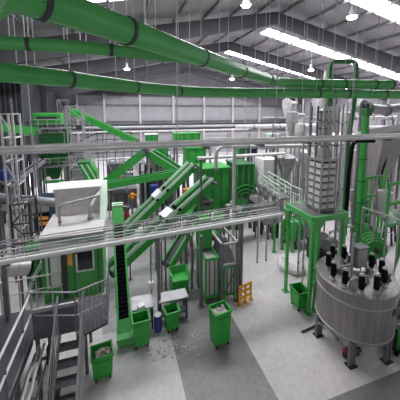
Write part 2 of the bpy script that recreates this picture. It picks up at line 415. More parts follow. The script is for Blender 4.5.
# ================================================================== round mixing tank
tc = low(P(355, 277, d=6.25)); tr = .885; zb, zt = .66, 1.86
tank = t = thing('mixing_tank', 'big round stainless mixing tank on four legs with motors on its lid', 'tank', (tc.x, tc.y, 0))
MB().lathe((tc.x, tc.y, 0), [(.25, zb - .22), (.8, zb - .06), (tr - .02, zb), (tr, zb + .04), (tr, zt)], 56).build('shell', M['tankm'], t, smooth=True)
MB().lathe((tc.x, tc.y, 0), [(tr + .035, zt - .05), (tr + .035, zt), (tr, zt + .012), (0.02, zt + .05)], 56).build('lid', M['tankm'], t, smooth=True)
for z in (zb + .05, zt - .32): MB().lathe((tc.x, tc.y, 0), [(tr, z), (tr + .012, z + .005), (tr + .012, z + .035), (tr, z + .04)], 56).build('hoop', M['stain'], t, smooth=True)
f_ = P(351, 369, z=0); a0 = math.atan2(f_.y - tc.y, f_.x - tc.x)
for a in range(5):
    a = a0 - a * 2 * PI / 5; x, y = tc.x + math.cos(a) * tr * .9, tc.y + math.sin(a) * tr * .9
    l = MB().bb((x - .09, y - .035, 0), (x - .05, y + .035, zb + .1)).bb((x + .05, y - .035, 0), (x + .09, y + .035, zb + .1)).bb((x - .05, y - .012, .02), (x + .05, y + .012, zb + .1)).build('leg', M['grey'], t)
    MB().bb((x - .12, y - .09, 0), (x + .12, y + .09, .02)).build('base_plate', M['dark'], l)
MB().box((tc.x + .25, tc.y - tr * .96, 1.4), (.14, .03, .12), .25).build('name_plate', M['dark'], t)
MB().lathe((tc.x + .1, tc.y + .05, zt + .04), [(.2, 0), (.2, .1), (.14, .12), (.02, .13)], 24).build('manhole', M['stain'], t, smooth=True)
MB().lathe((tc.x - .05, tc.y - .1, 0), [(.3, .32), (.3, .6), (.1, .62)], 24).build('sump', M['dark'], t, smooth=True)
mpos = [(328, 269), (333, 279), (332, 260), (343.5, 261), (344.5, 287), (361, 293), (376, 293), (371, 270), (383.5, 286), (381, 276), (357, 262), (352, 279)]
mlab = ['at the left edge of the lid', 'second from the left along the front rim', 'at the back left of the lid', 'at the back of the lid just left of the grey control box', 'at the front left rim', 'at the front middle rim', 'at the front right rim', 'at the back right beside the green drum', 'at the far right rim', 'inside the right rim behind the farthest right motor']
for (x, y), lb in zip(mpos, mlab):
    lb = lb.replace('at the back of the lid just left of the grey control box', 'at the back, just left of the grey control box')
    c = P(x, y, z=zt + .03); c.z = zt + .02
    m = thing('stirrer_motor', 'black motor on the mixing tank ' + lb, 'motor', c, 'black motors on the mixing tank')
    MB().lathe(c, [(.085, 0), (.085, .03), (.05, .04), (.05, .1)], 18).build('flange', M['steel'], m, smooth=True)
    b = MB().lathe(c, [(.045, .1), (.055, .11), (.055, .42), (.04, .44), (.02, .445)], 18)
    for k in range(12): a = k * PI / 6; b.bar(c + vv(math.cos(a) * .056, math.sin(a) * .056, .13), c + vv(math.cos(a) * .056, math.sin(a) * .056, .39), .012)
    b.build('housing', M['black'], m, smooth=True)
    MB().lathe(c, [(.057, .445), (.057, .46), (.03, .49), (.005, .492)], 18).build('fan_cover', M['steel'], m, smooth=True)
    MB().box(c + vv(.04, -.05, .25), (.05, .05, .1)).build('terminal_box', M['dark'], m)
for a_, r_ in ((.3, .35), (1.0, .55), (1.7, .3), (2.3, .6), (2.9, .4), (3.5, .68), (4.1, .35), (4.9, .5), (5.6, .72), (5.9, .3)):
    e = vv(tc.x + math.cos(a_) * r_, tc.y + math.sin(a_) * r_, zt + .02); MB().lathe(e, [(.06, 0), (.06, .03), (.03, .04), (.03, .12), (.05, .13), (.05, .16), (.01, .17)], 12).build('lid_fitting', M['grey'], tank, smooth=True)
# control box with mast on the lid
c = P(354, 276, z=zt + .04); c.z = zt + .035
t = thing('control_box', 'grey control box on a slim mast on the mixing tank lid', 'control box', c)
MB().tube([c + vv(-.09, 0, 0), c + vv(-.09, 0, 1.15)], .028, 8).build('mast', M['steel'], t, smooth=True)
MB().bb(c + vv(-.05, -.1, .26), c + vv(.27, .1, .78)).build('case', M['grey'], t, bevel=.012)
MB().bb(c + vv(-.03, -.112, .3), c + vv(.25, -.1, .74)).build('door', M['steel'], t)
MB().bb(c + vv(-.06, -.14, .77), c + vv(.28, .11, .8)).build('rain_hood', M['grey'], t)
MB().tube([c + vv(.2, 0, 0), c + vv(.2, 0, .27)], .02, 8).build('conduit', M['steel'], t)
# lid pipework
for i, (a, q, lb) in enumerate((((338, 272), (366, 268), 'bent steel pipe crossing the back half of the mixing tank lid'), ((350, 286), (368, 281), 'short steel pipe at the middle of the mixing tank lid'))):
    a = P(*a, z=zt + .05); q = P(*q, z=zt + .05); a.z = q.z = zt + .03
    pipe('lid_pipe', lb, [a, a + vv(0, 0, .16), q + vv(0, 0, .16), q], .03, 'steel', .08, flanges=(.5,))
# drain line and red pump under the tank
a = P(331, 331, z=.5); q = P(347, 351, z=.16)
t = pipe('drain_pipe', 'steel drain pipe slanting down under the left side of the mixing tank', [P(318, 322, z=.42), a, q], .035, 'steel', .1, flanges=(.2, .7))
t = thing('drain_pump', 'small red pump at the end of the drain pipe under the tank', 'pump', low(q))
MB().tube([q + vv(-.06, .02, 0), q + vv(.14, -.02, 0)], .075, 14).build('volute', M['red'], t, smooth=True)
MB().tube([q + vv(.14, -.02, 0), q + vv(.34, -.06, 0)], .06, 14).build('motor', M['dark'], t, smooth=True)
MB().bb(low(q) + vv(-.08, -.07, 0), low(q) + vv(.34, .05, q.z - .05)).build('base', M['dark'], t)
a = P(302, 329, z=.12); q = P(321, 321, z=.12)
t = thing('tow_handle', 'dark trolley handle lying low on the floor left of the mixing tank', 'handle', low(a))
MB().tube([low(a, .03), low(q, .05)], .025, 8).build('bar', M['dark'], t); MB().box(low(q, .06), (.2, .16, .12)).build('hitch', M['grey'], t)

# ================================================================== control cabin
X0, X1, Y0, Y1, ZR = -2.39, -.62, 8.67, 10.25, 2.15
t = thing('sorting_cabin', 'green sorting cabin with pale grey roof and a raised grey roof box', 'cabin', ((X0 + X1) / 2, (Y0 + Y1) / 2, 0))
w = MB().bb((X0, Y0, 0), (X1, Y1, ZR - .06)); w.build('wall', M['green'], t)
rf = MB().bb((X0 - .05, Y0 - .07, ZR - .06), (X1 + .05, Y1 + .4, ZR + .02)).build('roof', M['roofcab'], t)
b = MB()
for k in range(5): b.bb((X0 - .02, Y0 - .06, ZR - .16 - k * .085), (X1 + .02, Y0, ZR - .115 - k * .085))
b.build('front_louvre', M['pale'], t)
up = MB().bb((X0 + .1, Y1 + .1, ZR), (X1 - .12, Y1 + 1.1, ZR + 1.0)).build('roof_box', M['light'], t)
MB().bb((X0 + .06, Y1 + .05, ZR + .99), (X1 - .08, Y1 + 1.15, ZR + 1.06)).build('roof_box_lid', M['roofcab'], up)
b = MB(); y = [(X1 - .12, Y1 - .7, ZR + .02), (X1 - .12, Y1 + 1.2, ZR + .02), (X1 - .12, Y1 + 1.2, ZR + 1.0), (X1 - .12, Y1 + .75, ZR + 1.0)]
b.loft([[vv(*k) + vv(dx, 0, 0) for k in y] for dx in (0, .22)]); b.build('side_fin', M['pale'], t)
def wn(name, x0, x1, z0, z1, frame, inner):
    fr = MB().bb((x0 - .05, Y0 - .03, z0 - .05), (x1 + .05, Y0, z0)).bb((x0 - .05, Y0 - .03, z1), (x1 + .05, Y0, z1 + .05)).bb((x0 - .05, Y0 - .03, z0), (x0, Y0, z1)).bb((x1, Y0 - .03, z0), (x1 + .05, Y0, z1)).build(name, M[frame], t)
    MB().bb((x0, Y0 - .015, z0), (x1, Y0 - .005, z1)).build('pane' if 'window' in name else 'leaf', M[inner], fr); return fr
a = P(77, 252, Y=Y0); q = P(93, 268, Y=Y0); wn('window', a.x, q.x, q.z, a.z, 'white', 'glass')
a = P(47, 257, Y=Y0); q = P(61, 292, Y=Y0); dr = wn('door', a.x, q.x, .55, a.z, 'pale', 'pale')
MB().bb((a.x + .12, Y0 - .03, a.z - .5), (a.x + .26, Y0 - .01, a.z - .12)).build('door_window', M['white'], dr)
a = P(69.5, 252, Y=Y0); MB().bb((a.x - .06, Y0 - .02, a.z - .45), (a.x + .07, Y0, a.z)).build('notice_board', M['orange'], t)
MB().bb((a.x - .25, Y0 - .05, .1), (a.x - .1, Y0, ZR - .55)).build('door_post', M['dark'], t)
for x in (X0 + .2, X0 + .9, X1 - .15): MB().bb((x - .03, Y0 - .02, .02), (x + .03, Y0, ZR - .6)).build('wall_rib', M['deep'], t)
a = P(60, 226, z=ZR); q = P(97, 206, z=ZR + .75)
t = pipe('vent_pipe', 'thin silver vent pipe bending over the cabin roof at left', [low(a, ZR + .02), low(a, ZR + .72), vv(q.x, a.y + .25, ZR + .86), vv(q.x, Y1 + .1, ZR + .86)], .045, 'steel', .2, flanges=(.06,))
a = P(90.5, 220, z=ZR)
t = pipe('vent_pipe', 'thick silver elbow pipe rising from the cabin roof at right', [low(a, ZR + .02), low(a, ZR + .45), vv(a.x + .22, a.y + .55, ZR + .75), vv(a.x + .25, Y1 + .1, ZR + .8)], .075, 'steel', .25, flanges=(.05,))

# ================================================================== tall cleated conveyor beside the cabin
p = P(125, 338, z=.12); q = P(117.5, 208, d=8.5)
t = conveyor('steep green elevator conveyor with black cleated belt, right of the cabin', p, q, .34, .2, legs=(.55,), mats=('bright', 'black', 'deep', 'green'), cleats=34, motor=True)
d = (q - p).normalized()
MB().bar(p + d * .1, p + d * .42, .31, .1, lift=.1).build('foot_cover', M['bright'], t)
MB().frustum(low(p) + vv(0, -.02, 0), (.34, .3), (.42, .42), .03, .3).build('boot', M['bright'], t)
MB().bar(q - d * .6, q + d * .1, .3, .1, lift=.12).build('head_cover', M['bright'], t)
MB().box(q + vv(0, 0, .1), (.34, .3, .1)).build('head_cap', M['pale'], t)

# ================================================================== grey benches, drum, odds beside the bins
def bench(label, px0, px1, py, z, dp):
    a = P(px0, py, z=z); q = P(px1, py, z=z); y = a.y; c = vv((a.x + q.x) / 2, y + dp / 2, 0)
    t = thing('work_bench', label, 'bench', c); MB().bb((a.x, y, z - .05), (q.x, y + dp, z)).build('top', M['steel'], t, bevel=.008)
    for x in (a.x + .05, q.x - .05):
        for yy in (y + .05, y + dp - .05): MB().bb((x - .025, yy - .025, 0), (x + .025, yy + .025, z - .05)).build('leg', M['dark'], t)
    MB().bb((a.x + .05, y + .07, .18), (q.x - .05, y + dp - .07, .21)).build('shelf', M['dark'], t); return t
bench('grey bench behind the dark bin at the foot of the elevator conveyor', 132, 155, 311, .7, .55)
bench('grey bench behind the small bin under the green feed hopper', 159, 191, 303, .7, .4)
p = P(141.5, 313, z=.7)
t = thing('carton', 'small white carton on the front edge of the left grey bench', 'box', low(p, .7)); MB().box(low(p, .78) + vv(0, .1, 0), (.17, .16, .15), .2).build('body', M['white'], t, bevel=.005); MB().box(low(p, .86) + vv(0, .1, 0), (.175, .165, .015), .2).build('lid', M['white'], t)
p = P(158, 330, z=0)
t = thing('steel_drum', 'small blue drum on the floor between the two grey benches', 'drum', p)
MB().lathe(p, [(.1, 0), (.105, .02), (.105, .44), (.1, .46), (.01, .465)], 20).build('body', M['blue'], t, smooth=True)
for z in (.15, .3): MB().lathe(p, [(.105, z), (.112, z + .01), (.105, z + .02)], 20).build('ring', M['blue'], t, smooth=True)
MB().lathe(p, [(.1, .465), (.1, .48), (.01, .485)], 20).build('lid', M['white'], t, smooth=True)
p = P(153, 305, z=.5)
t = thing('signal_post', 'slim green post with a white box at its foot between the benches', 'post', low(p) + vv(0, .35, 0)); c = low(p) + vv(0, .35, 0)
MB().tube([c, c + vv(0, 0, 2.1)], .02, 8).build('shaft', M['green'], t); MB().box(c + vv(0, 0, .88), (.14, .12, .2)).build('switch_box', M['white'], t); MB().box(c + vv(0, 0, .012), (.16, .16, .024)).build('base_plate', M['grey'], t)
# loose scraps swept round the bins
b = MB(); rnd = random.Random(4)
for i in range(120):
    x = rnd.gauss(172, 13); y = rnd.gauss(340, 8)
    if not (135 < x < 205 and 330 < y < 362): continue
    c = P(x, y, z=.006); b.box(c, (rnd.uniform(.02, .06), rnd.uniform(.02, .05), .012), rnd.uniform(0, 3))
tag(b.build('paper_scraps', M['litter'], kind='stuff'), 'white scraps scattered over the floor around the small bins', 'scraps')
# oddments under the platform
p = P(296, 276, z=0)
t = thing('bulk_sack', 'white sagging bulk sack lying on the floor under the green platform', 'sack', p + vv(.15, .5, 0)); c = p + vv(.15, .5, 0)
MB().loft([[c + vv(math.cos(a) * rx * (1 + .12 * math.cos(4 * a)), math.sin(a) * ry, z) for a in [k * PI / 12 for k in range(24)]] for rx, ry, z in ((.4, .5, .0), (.48, .6, .08), (.46, .58, .2), (.34, .4, .3), (.1, .15, .34))]).build('body', M['sack'], t, smooth=True)
for s in (-1, 1): MB().tube(curve([c + vv(s * .2, -.2, .28), c + vv(s * .3, -.25, .42), c + vv(s * .3, .2, .42), c + vv(s * .2, .2, .28)], .1), .016, 6).build('lifting_loop', M['white'], t)

# ================================================================== yellow barrier
a = P(239.5, 305, z=0); q = P(250.5, 299, z=0)
t = thing('safety_barrier', 'yellow safety barrier standing at the foot of the steel frame', 'barrier', (a + q) / 2)
for c in (a, a.lerp(q, .5), q): MB().bar(c, c + vv(0, 0, .62), .055).box(c + vv(0, 0, .01), (.14, .14, .02)).build('post', M['yellow'], t)
for z in (.2, .4, .58): MB().bar(a + vv(0, 0, z), q + vv(0, 0, z), .035, .075).build('rail', M['yellow'], t)
# ================================================================== pipe bridges across the picture
def bridge(label, x0, x1, Y, z, specs, cat='pipe bridge', hang=(), legs=(), Y1=None):
    Y1 = Y if Y1 is None else Y1; yy = lambda x: Y + (Y1 - Y) * (x - x0) / (x1 - x0)
    t = thing('pipe_bridge', label, cat, ((x0 + x1) / 2, Y, z))
    for nm, dy, dz, r, m in specs:
        MB().tube([(x0, Y + dy, z + dz), (x1, Y1 + dy, z + dz)], r, 10).build(nm, M[m], t, smooth=True)
    lo = min(s[2] for s in specs) - .06; ys = [s[1] for s in specs]
    k = x0 + .3
    while k < x1:
        MB().bb((k - .03, yy(k) + min(ys) - .05, z + lo - .03), (k + .03, yy(k) + max(ys) + .08, z + lo + .02)).build('bracket', M['grey'], t); k += 1.35
    for x in hang: MB().tube([(x, yy(x) + .1, z + lo), (x, yy(x) + .1, roofz(x) - .02)], .01, 5).build('hanger_rod', M['wire'], t)
    for x in legs: MB().bb((x - .045, yy(x) + .2, 0), (x + .045, yy(x) + .29, z + lo)).build('leg', M['grey'], t)
    return t
la = P(-8, 264, z=2.72); lb = P(283, 214, z=2.72)
bridge('low bundle of pipes with a thick white front pipe crossing in front of the cabin', la.x, lb.x, la.y, 2.75,
       [('front_pipe', 0, -.04, .06, 'white'), ('pipe', .13, .0, .024, 'light'), ('pipe', .21, .05, .02, 'steel'), ('pipe', .29, .1, .02, 'light'), ('pipe', .38, .14, .018, 'grey'), ('cable', .44, .19, .014, 'light'), ('cable', .47, .24, .014, 'steel')], hang=(), legs=(-2.6, .95, 3.6), Y1=lb.y)
b = bridge('high cable tray and pipes crossing the whole picture below the green ducts', -5.2, 9.6, 5.3, 5.29,
       [('tray_side', 0, 0, .035, 'light'), ('pipe', .1, .02, .022, 'light'), ('pipe', .18, .03, .024, 'steel'), ('pipe', .26, .04, .022, 'light'), ('tray_side', .36, .05, .03, 'light')], hang=(-3.6, -1.5, 1.2, 3.6, 5.9, 8.1))

# ================================================================== steel frame with pale bins in the middle
c0 = P(221.5, 304, z=0); fx = .52; fy = 1.1; zt = 2.0
t = thing('hopper_stand', 'open grey steel frame behind the tall bin carrying a grey hopper', 'frame', c0 + vv(fx / 2, fy / 2, 0))
for x in (0, fx):
    for y in (0, fy): MB().bar(c0 + vv(x, y, 0), c0 + vv(x, y, zt), .075).box(c0 + vv(x, y, .012), (.16, .16, .024)).build('leg', M['grey'], t)
for z in (zt - .04, 1.28):
    for x in (0, fx): MB().bar(c0 + vv(x, 0, z), c0 + vv(x, fy, z), .06).build('beam', M['steel'], t)
    for y in (0, fy): MB().bar(c0 + vv(0, y, z), c0 + vv(fx, y, z), .06).build('beam', M['steel'], t)
MB().frustum(c0 + vv(fx / 2, fy / 2, 0), (.5, .9), (.12, .2), 1.3, 1.95).build('hopper', M['grey'], t)
MB().bar(c0 + vv(-.02, -.02, .1), c0 + vv(fx, 0, 1.2), .025).build('cross_brace', M['grey'], t)
# two pale panelled vessels in green frames standing left of it
def vessel(label, px, py, w, dp, h):
    c = P(px, py, z=0) + vv(0, dp / 2, 0); t = thing('panel_vessel', label, 'vessel', c)
    for sx in (-1, 1):
        for sy in (-1, 1): MB().bar(c + vv(sx * w / 2, sy * dp / 2, 0), c + vv(sx * w / 2, sy * dp / 2, h), .05).build('leg', M['green'], t)
    MB().bb(c + vv(-w / 2 + .02, -dp / 2 + .02, .18), c + vv(w / 2 - .02, dp / 2 - .02, h - .05)).build('body', M['light'], t)
    for z in (h, .2): 
        for sy in (-1, 1): MB().bar(c + vv(-w / 2, sy * dp / 2, z), c + vv(w / 2, sy * dp / 2, z), .06).build('rail', M['green'], t)
        for sx in (-1, 1): MB().bar(c + vv(sx * w / 2, -dp / 2, z), c + vv(sx * w / 2, dp / 2, z), .06).build('rail', M['green'], t)
    for x in (-w * .2, w * .2): MB().bb(c + vv(x - .02, -dp / 2 - .005, .2), c + vv(x + .02, -dp / 2 + .03, h - .05)).build('stiffener', M['grey'], t)
vessel('pale panelled vessel in a green frame, left of the grey steel frame', 212, 302, .42, .8, 1.45)
vessel('pale panelled vessel inside the grey steel frame under its hopper', 229, 300, .34, .7, 1.15)
post('steel_column', 'grey steel column left of the pale panelled vessel', P(201, 306, z=0), low(P(201, 306, z=0), 2.3), .09, 'grey')
post('steel_column', 'slim steel column with rounded cap right of the hopper frame', P(239, 293, z=0), low(P(239, 293, z=0), .95), .05, 'light', cap=True)
for i, (x, y, h, w) in enumerate(((187, 282, 2.2, .05), (192, 288, 1.9, .05), (181, 272, 2.2, .04), (166, 290, 2.0, .05), (162, 297, 1.9, .04), (206, 275, 2.2, .06))):
    a = P(x, y, z=0); post('support_post', 'slim grey support post under the green conveyors, %s' % ('nearest the small hopper on its right', 'between the hopper and the pale vessel', 'just behind the green hopper', 'left of the green hopper', 'by the right grey bench', 'tucked behind the pale vessel')[i], a, low(a, h), w, 'grey')
# green silo and chute beside the frame
c = P(204, 262, z=.9); 
t = thing('feed_silo', 'narrow green silo between the sorter and the pale vessel', 'silo', low(c, 0))
MB().frustum(low(c), (.36, .4), (.36, .4), 1.5, 2.5).build('body', M['green'], t); MB().frustum(low(c), (.14, .16), (.36, .4), 1.1, 1.5).build('cone', M['deep'], t)
for sx in (-1, 1):
    for sy in (-1, 1): MB().bar(low(c) + vv(sx * .18, sy * .2, 0), low(c) + vv(sx * .18, sy * .2, 2.5), .045).build('leg', M['green'], t)
a = P(190, 232, d=9.2); q = P(201, 268, d=8.6)
pipe('chute_pipe', 'pale crooked chute pipe in front of the narrow green silo', [a, a.lerp(q, .5) + vv(.05, 0, 0), q], .05, 'light', .2, flanges=(.5,))
a = P(216, 224, d=9.6); q = P(238, 226, d=9.9)
conveyor('short level green conveyor above the grey hopper frame', a, q, .4, .2, legs=(.15, .85), mats=('deep', 'black', 'green', 'grey'))

# ================================================================== conveyors
cv = conveyor
cv('long thin green conveyor falling across the far left wall', P(72, 111, d=17), P(137, 142, d=17), .5, .36, legs=(.3, .75), mats=('green', 'dark', 'deep', 'steel'))
cv('far green conveyor rising from the left to the peak over the sorter', P(100, 187, d=14.5), P(146, 151, d=14.5), .7, .42, legs=(.2, .6), mats=('green', 'dark', 'deep', 'steel'))
cv('far green conveyor falling from the peak to the right', P(151, 153.5, d=14.9), P(183, 174, d=14.4), .7, .4, legs=(.5,), mats=('green', 'dark', 'deep', 'steel'))
cv('long nearly level green conveyor running into the sorting machine', P(84, 189.5, d=12.8), P(181, 172, d=13.3), .5, .3, legs=(.1, .62, .92), mats=('green', 'dark', 'deep', 'steel'))
def squares(t, p, q, pts, s):
    d = (q - p).normalized(); sd = d.cross(vv(0, 0, 1)).normalized()
    for k in pts:
        c = p.lerp(q, k); MB().bar(c - d * s / 2, c + d * s / 2, s * 1.15, .1, lift=.3).build('inspection_hood', M['white'], t)
        for e in (-1, 1): MB().bar(c + d * s * .75 * e - sd * .3, c + d * s * .75 * e + sd * .3, .12, .1, lift=.22).build('roller_cover', M['black'], t)
p = P(124, 234, d=10.9); q = P(193, 166, d=12.6)
t = cv('upper of the two steep parallel green conveyors with pale edges', p, q, .5, .3, legs=(.62, .85), mats=('green', 'deep', 'deep', 'grey'), guards='pale', cleats=40); squares(t, p, q, (.5,), .42)
p = P(112, 271, d=8.6); q = P(211, 181, d=11.2)
t = cv('lower of the two steep parallel green conveyors with a white hood', p, q, .5, .3, legs=(.12, .35, .6, .85), mats=('green', 'deep', 'deep', 'grey'), guards='pale', cleats=60); squares(t, p, q, (.53,), .44)
p = P(168, 264, d=8.5); q = P(194, 220, d=9.6)
cv('short steep green conveyor dropping into the open green hopper', p, q, .4, .26, legs=(.75,), mats=('green', 'dark', 'deep', 'grey'), guards=None)
# open hopper and square bin below it
p = P(181, 299, z=0)
c = p + vv(0, .25, 0)
t = thing('feed_hopper', 'square green feed hopper with a flared open top under the short conveyor', 'hopper', c)
MB().bb(c + vv(-.27, -.24, .1), c + vv(.27, .24, .62)).build('body', M['bin'], t, bevel=.01)
b = MB()
for s in (-1, 1):
    b.loft([[c + vv(s * .27, -.24, .62), c + vv(s * .27, .24, .62), c + vv(s * .25, .24, .62), c + vv(s * .25, -.24, .62)], [c + vv(s * .31, -.27, .86), c + vv(s * .31, .27, .86), c + vv(s * .29, .27, .86), c + vv(s * .29, -.27, .86)]])
b.loft([[c + vv(-.27, .24, .62), c + vv(.27, .24, .62), c + vv(.27, .22, .62), c + vv(-.27, .22, .62)], [c + vv(-.31, .28, .86), c + vv(.31, .28, .86), c + vv(.31, .26, .86), c + vv(-.31, .26, .86)]])
b.build('flared_side', M['bright'], t)
for sx in (-1, 1):
    for sy in (-1, 1): MB().bar(c + vv(sx * .22, sy * .19, 0), c + vv(sx * .22, sy * .19, .12), .05).build('leg', M['dark'], t)

# ================================================================== sorting machine block
def housing(label, lo, hi, m, cat='machine', name='sorting_machine', ribs=4, legs=0., top=None, doors=2, group=None):
    """panelled machine housing with stiffeners, access doors and a top cover"""
    lo = Vector(lo); hi = Vector(hi); t = thing(name, label, cat, vv((lo.x + hi.x) / 2, (lo.y + hi.y) / 2, legs and 0 or lo.z), group)
    MB().bb(lo, hi).build('body', M[m], t, bevel=.02)
    for k in range(ribs + 1):
        x = lo.x + (hi.x - lo.x) * k / ribs; MB().bb((x - .03, lo.y - .035, lo.z), (x + .03, lo.y, hi.z)).build('rib', M[{'green': 'deep', 'deep': 'green', 'bright': 'green'}.get(m, 'grey')], t)
    for k in range(doors):
        x = lo.x + (hi.x - lo.x) * (k + .5) / doors; w = (hi.x - lo.x) / doors * .3
        dd = MB().bb((x - w, lo.y - .03, lo.z + (hi.z - lo.z) * .25), (x + w, lo.y, lo.z + (hi.z - lo.z) * .75)).build('access_door', M[m], t)
        MB().bb((x + w * .6, lo.y - .06, (lo.z + hi.z) / 2 - .05), (x + w * .75, lo.y - .02, (lo.z + hi.z) / 2 + .05)).build('handle', M['dark'], dd)
    MB().bb((lo.x - .04, lo.y - .05, hi.z), (hi.x + .04, hi.y + .04, hi.z + .06)).build('top_cover', M[top or m], t)
    if legs:
        for x in (lo.x + .08, hi.x - .08):
            for y in (lo.y + .08, hi.y - .08): MB().bb((x - .05, y - .05, 0), (x + .05, y + .05, lo.z)).build('leg', M['grey'], t)
    return t
a = P(203, 214, d=11.9); q = P(234, 170, d=11.9)
housing('big bright green sorting machine at the middle of the hall', (a.x, a.y, a.z), (q.x, a.y + 1.3, q.z), 'green', ribs=3, legs=1)
a = P(236, 206, d=12.6); q = P(257, 166, d=12.6)
t = housing('dark green drum sieve housing right of the sorting machine', (a.x + .05, a.y, a.z), (q.x, a.y + 1.4, q.z), 'deep', name='drum_sieve', ribs=3, legs=1)
for k in range(3):
    c = vv((a.x + q.x) / 2, a.y - .05, a.z + .6); r = .75 - k * .2
    MB().tube([c + vv(math.cos(g * PI / 10) * r, 0, math.sin(g * PI / 10) * r - .3) for g in range(11)], .04, 8).build('arched_band', M['green'], t)
a = P(187, 168, d=13.4); q = P(207, 149, d=13.4)
housing('square green box standing above the twin conveyors', (a.x, a.y, a.z), (q.x, a.y + .9, q.z), 'green', name='screen_box', ribs=2, legs=1, doors=1)
a = P(176, 141, d=15.5); q = P(202, 134.5, d=15.5)
housing('flat green cover plate machine at the top behind the twin conveyors', (a.x, a.y, a.z), (q.x, a.y + 1, q.z), 'green', name='cover_machine', ribs=3, legs=1, doors=1)
a = P(146, 142, d=17.5); q = P(158, 135, d=17.5)
housing('small green gearbox housing with white cap behind the conveyor peak', (a.x, a.y, a.z), (q.x, a.y + .6, q.z), 'green', name='gearbox_housing', ribs=2, legs=1, doors=1, top='white')
a = P(156, 165, d=17.6); q = P(168, 147, d=17.6)
housing('narrow green panel box below the conveyor peak', (a.x, a.y, a.z), (q.x, a.y + .6, q.z), 'green', name='panel_box', ribs=2, legs=1, doors=1)
a = P(270, 143, d=17); q = P(282, 135, d=17)
housing('small pale green machine on the far mezzanine', (a.x, a.y, a.z), (q.x, a.y + .6, q.z), 'pale', name='blower_unit', ribs=2, legs=1, doors=1)
a = P(239, 157, d=15); q = P(246, 149, d=15)
housing('small bright green cabinet on the far walkway beside the blue one', (a.x, a.y, a.z), (q.x, a.y + .5, q.z), 'bright', name='switch_cabinet', ribs=1, legs=1, doors=1)
a = P(250, 157, d=15); q = P(258, 149, d=15)
housing('small blue cabinet on the far walkway', (a.x, a.y, a.z), (q.x, a.y + .5, q.z), 'navy', name='switch_cabinet', ribs=1, legs=1, doors=1)
a = P(80, 186, d=13.5); q = P(97, 160, d=14)
t = thing('shredder', 'green shredder with a slanted hopper behind the cabin roof', 'machine', low((a + q) / 2)); c = (a + q) / 2; w_ = (q.x - a.x) / 2
MB().loft([[vv(c.x - w_ * k0, a.y, z), vv(c.x + w_ * k1, a.y, z), vv(c.x + w_ * k1, a.y + .9, z), vv(c.x - w_ * k0, a.y + .9, z)] for k0, k1, z in ((.3, .9, a.z - .1), (.6, 1, c.z), (1.1, .2, q.z - .1))]).build('hopper', M['green'], t)
MB().bb((c.x - w_ * 1.15, a.y - .05, q.z - .12), (c.x + w_ * .25, a.y + .95, q.z - .04)).build('hopper_rim', M['deep'], t)
MB().bb((c.x - w_ * .5, a.y + .05, a.z - .6), (c.x + w_, a.y + .85, a.z - .1)).build('rotor_case', M['deep'], t)
for k in (-.3, .35): MB().bar(vv(c.x + w_ * k - .2, a.y - .04, q.z - .15), vv(c.x + w_ * k + .35, a.y - .04, a.z), .06).build('stiffener', M['pale'], t)
for x in (c.x - w_ * .4, c.x + w_ * .9):
    for y in (a.y + .1, a.y + .8): MB().bb((x - .05, y - .05, 0), (x + .05, y + .05, a.z - .6)).build('leg', M['grey'], t)
# bales / dark racks behind the long conveyor
rnd = random.Random(9)
for i in range(9):
    x = 141 + i * 5.4; a = P(x, 206, d=15.2); h = 2.0 + rnd.random() * .8
    post('storage_rack_post', '%s of the dark rack posts behind the long level conveyor' % nth(i, 9), low(a, 0), low(a, h + .6), .12, 'dark' if i % 3 else 'grey', 'dark rack posts')
for x0, x1, y0, y1, d, m, lb in ((141, 178, 207, 176, 15.8, 'dark', 'dark grey baling press behind the twin conveyors'), (104, 137, 208, 192, 15.2, 'grey', 'low grey machine cabinet behind the red forklift'), (108, 132, 188, 165, 18.5, 'grey', 'grey filter cabinet in the distance under the rising conveyor'), (150, 172, 172, 156, 18.5, 'steel', 'pale grey cabinet in the distance under the falling conveyor'), (66, 84, 186, 150, 20.5, 'grey', 'tall grey cabinet behind the lattice tower right of the green tower')):
    a = P(x0, y0, d=d); q = P(x1, y1, d=d); housing(lb, (a.x, a.y, max(0, a.z - .4)), (q.x, a.y + 1, q.z), m, name='machine_cabinet', ribs=6, legs=1 if a.z > .5 else 0, doors=2)
# forklift with red body
c = P(122, 219, z=0, ) if False else low(P(122, 216, d=13.2)) 
t = thing('forklift', 'red forklift with a dark mast parked behind the elevator conveyor', 'forklift', c)
MB().bb(c + vv(-.35, -.5, .15), c + vv(.35, .6, .8)).build('body', M['red'], t, bevel=.04)
MB().bb(c + vv(-.33, .3, .8), c + vv(.33, .7, 1.05)).build('counterweight', M['red'], t, bevel=.05)
for sx in (-1, 1):
    MB().bar(c + vv(sx * .3, -.4, .8), c + vv(sx * .3, -.25, 1.8), .05).build('guard_post', M['dark'], t); MB().bar(c + vv(sx * .3, .5, 1.0), c + vv(sx * .3, .4, 1.8), .05).build('guard_post', M['dark'], t)
    MB().bb(c + vv(sx * .18 - .04, -.75, .05), c + vv(sx * .18 + .04, -.65, 2.1)).build('mast_rail', M['dark'], t)
    MB().bb(c + vv(sx * .18 - .05, -1.4, .05), c + vv(sx * .18 + .05, -.7, .09)).build('fork', M['dark'], t)
    for y in (-.45, .4): MB().tube([c + vv(sx * .3, y, .2), c + vv(sx * .42, y, .2)], .2, 18).build('wheel', M['black'], t, smooth=True)
MB().bb(c + vv(-.33, -.35, 1.8), c + vv(.33, .5, 1.86)).build('roof_guard', M['dark'], t)
MB().bb(c + vv(-.18, 0, .8), c + vv(.18, .35, .95)).build('seat', M['black'], t)
c = P(132.5, 198, d=14.5)
t = thing('jib_hoist', 'yellow hoist block on a slim post above the forklift', 'hoist', low(c)); MB().tube([low(c), c], .04, 8).build('post', M['grey'], t); MB().box(c + vv(0, 0, .12), (.2, .2, .3)).build('block', M['yellow'], t); MB().bar(c + vv(-.3, 0, .1), c + vv(.3, 0, .2), .07).build('arm', M['yellow'], t)
c = P(154, 190, d=14)
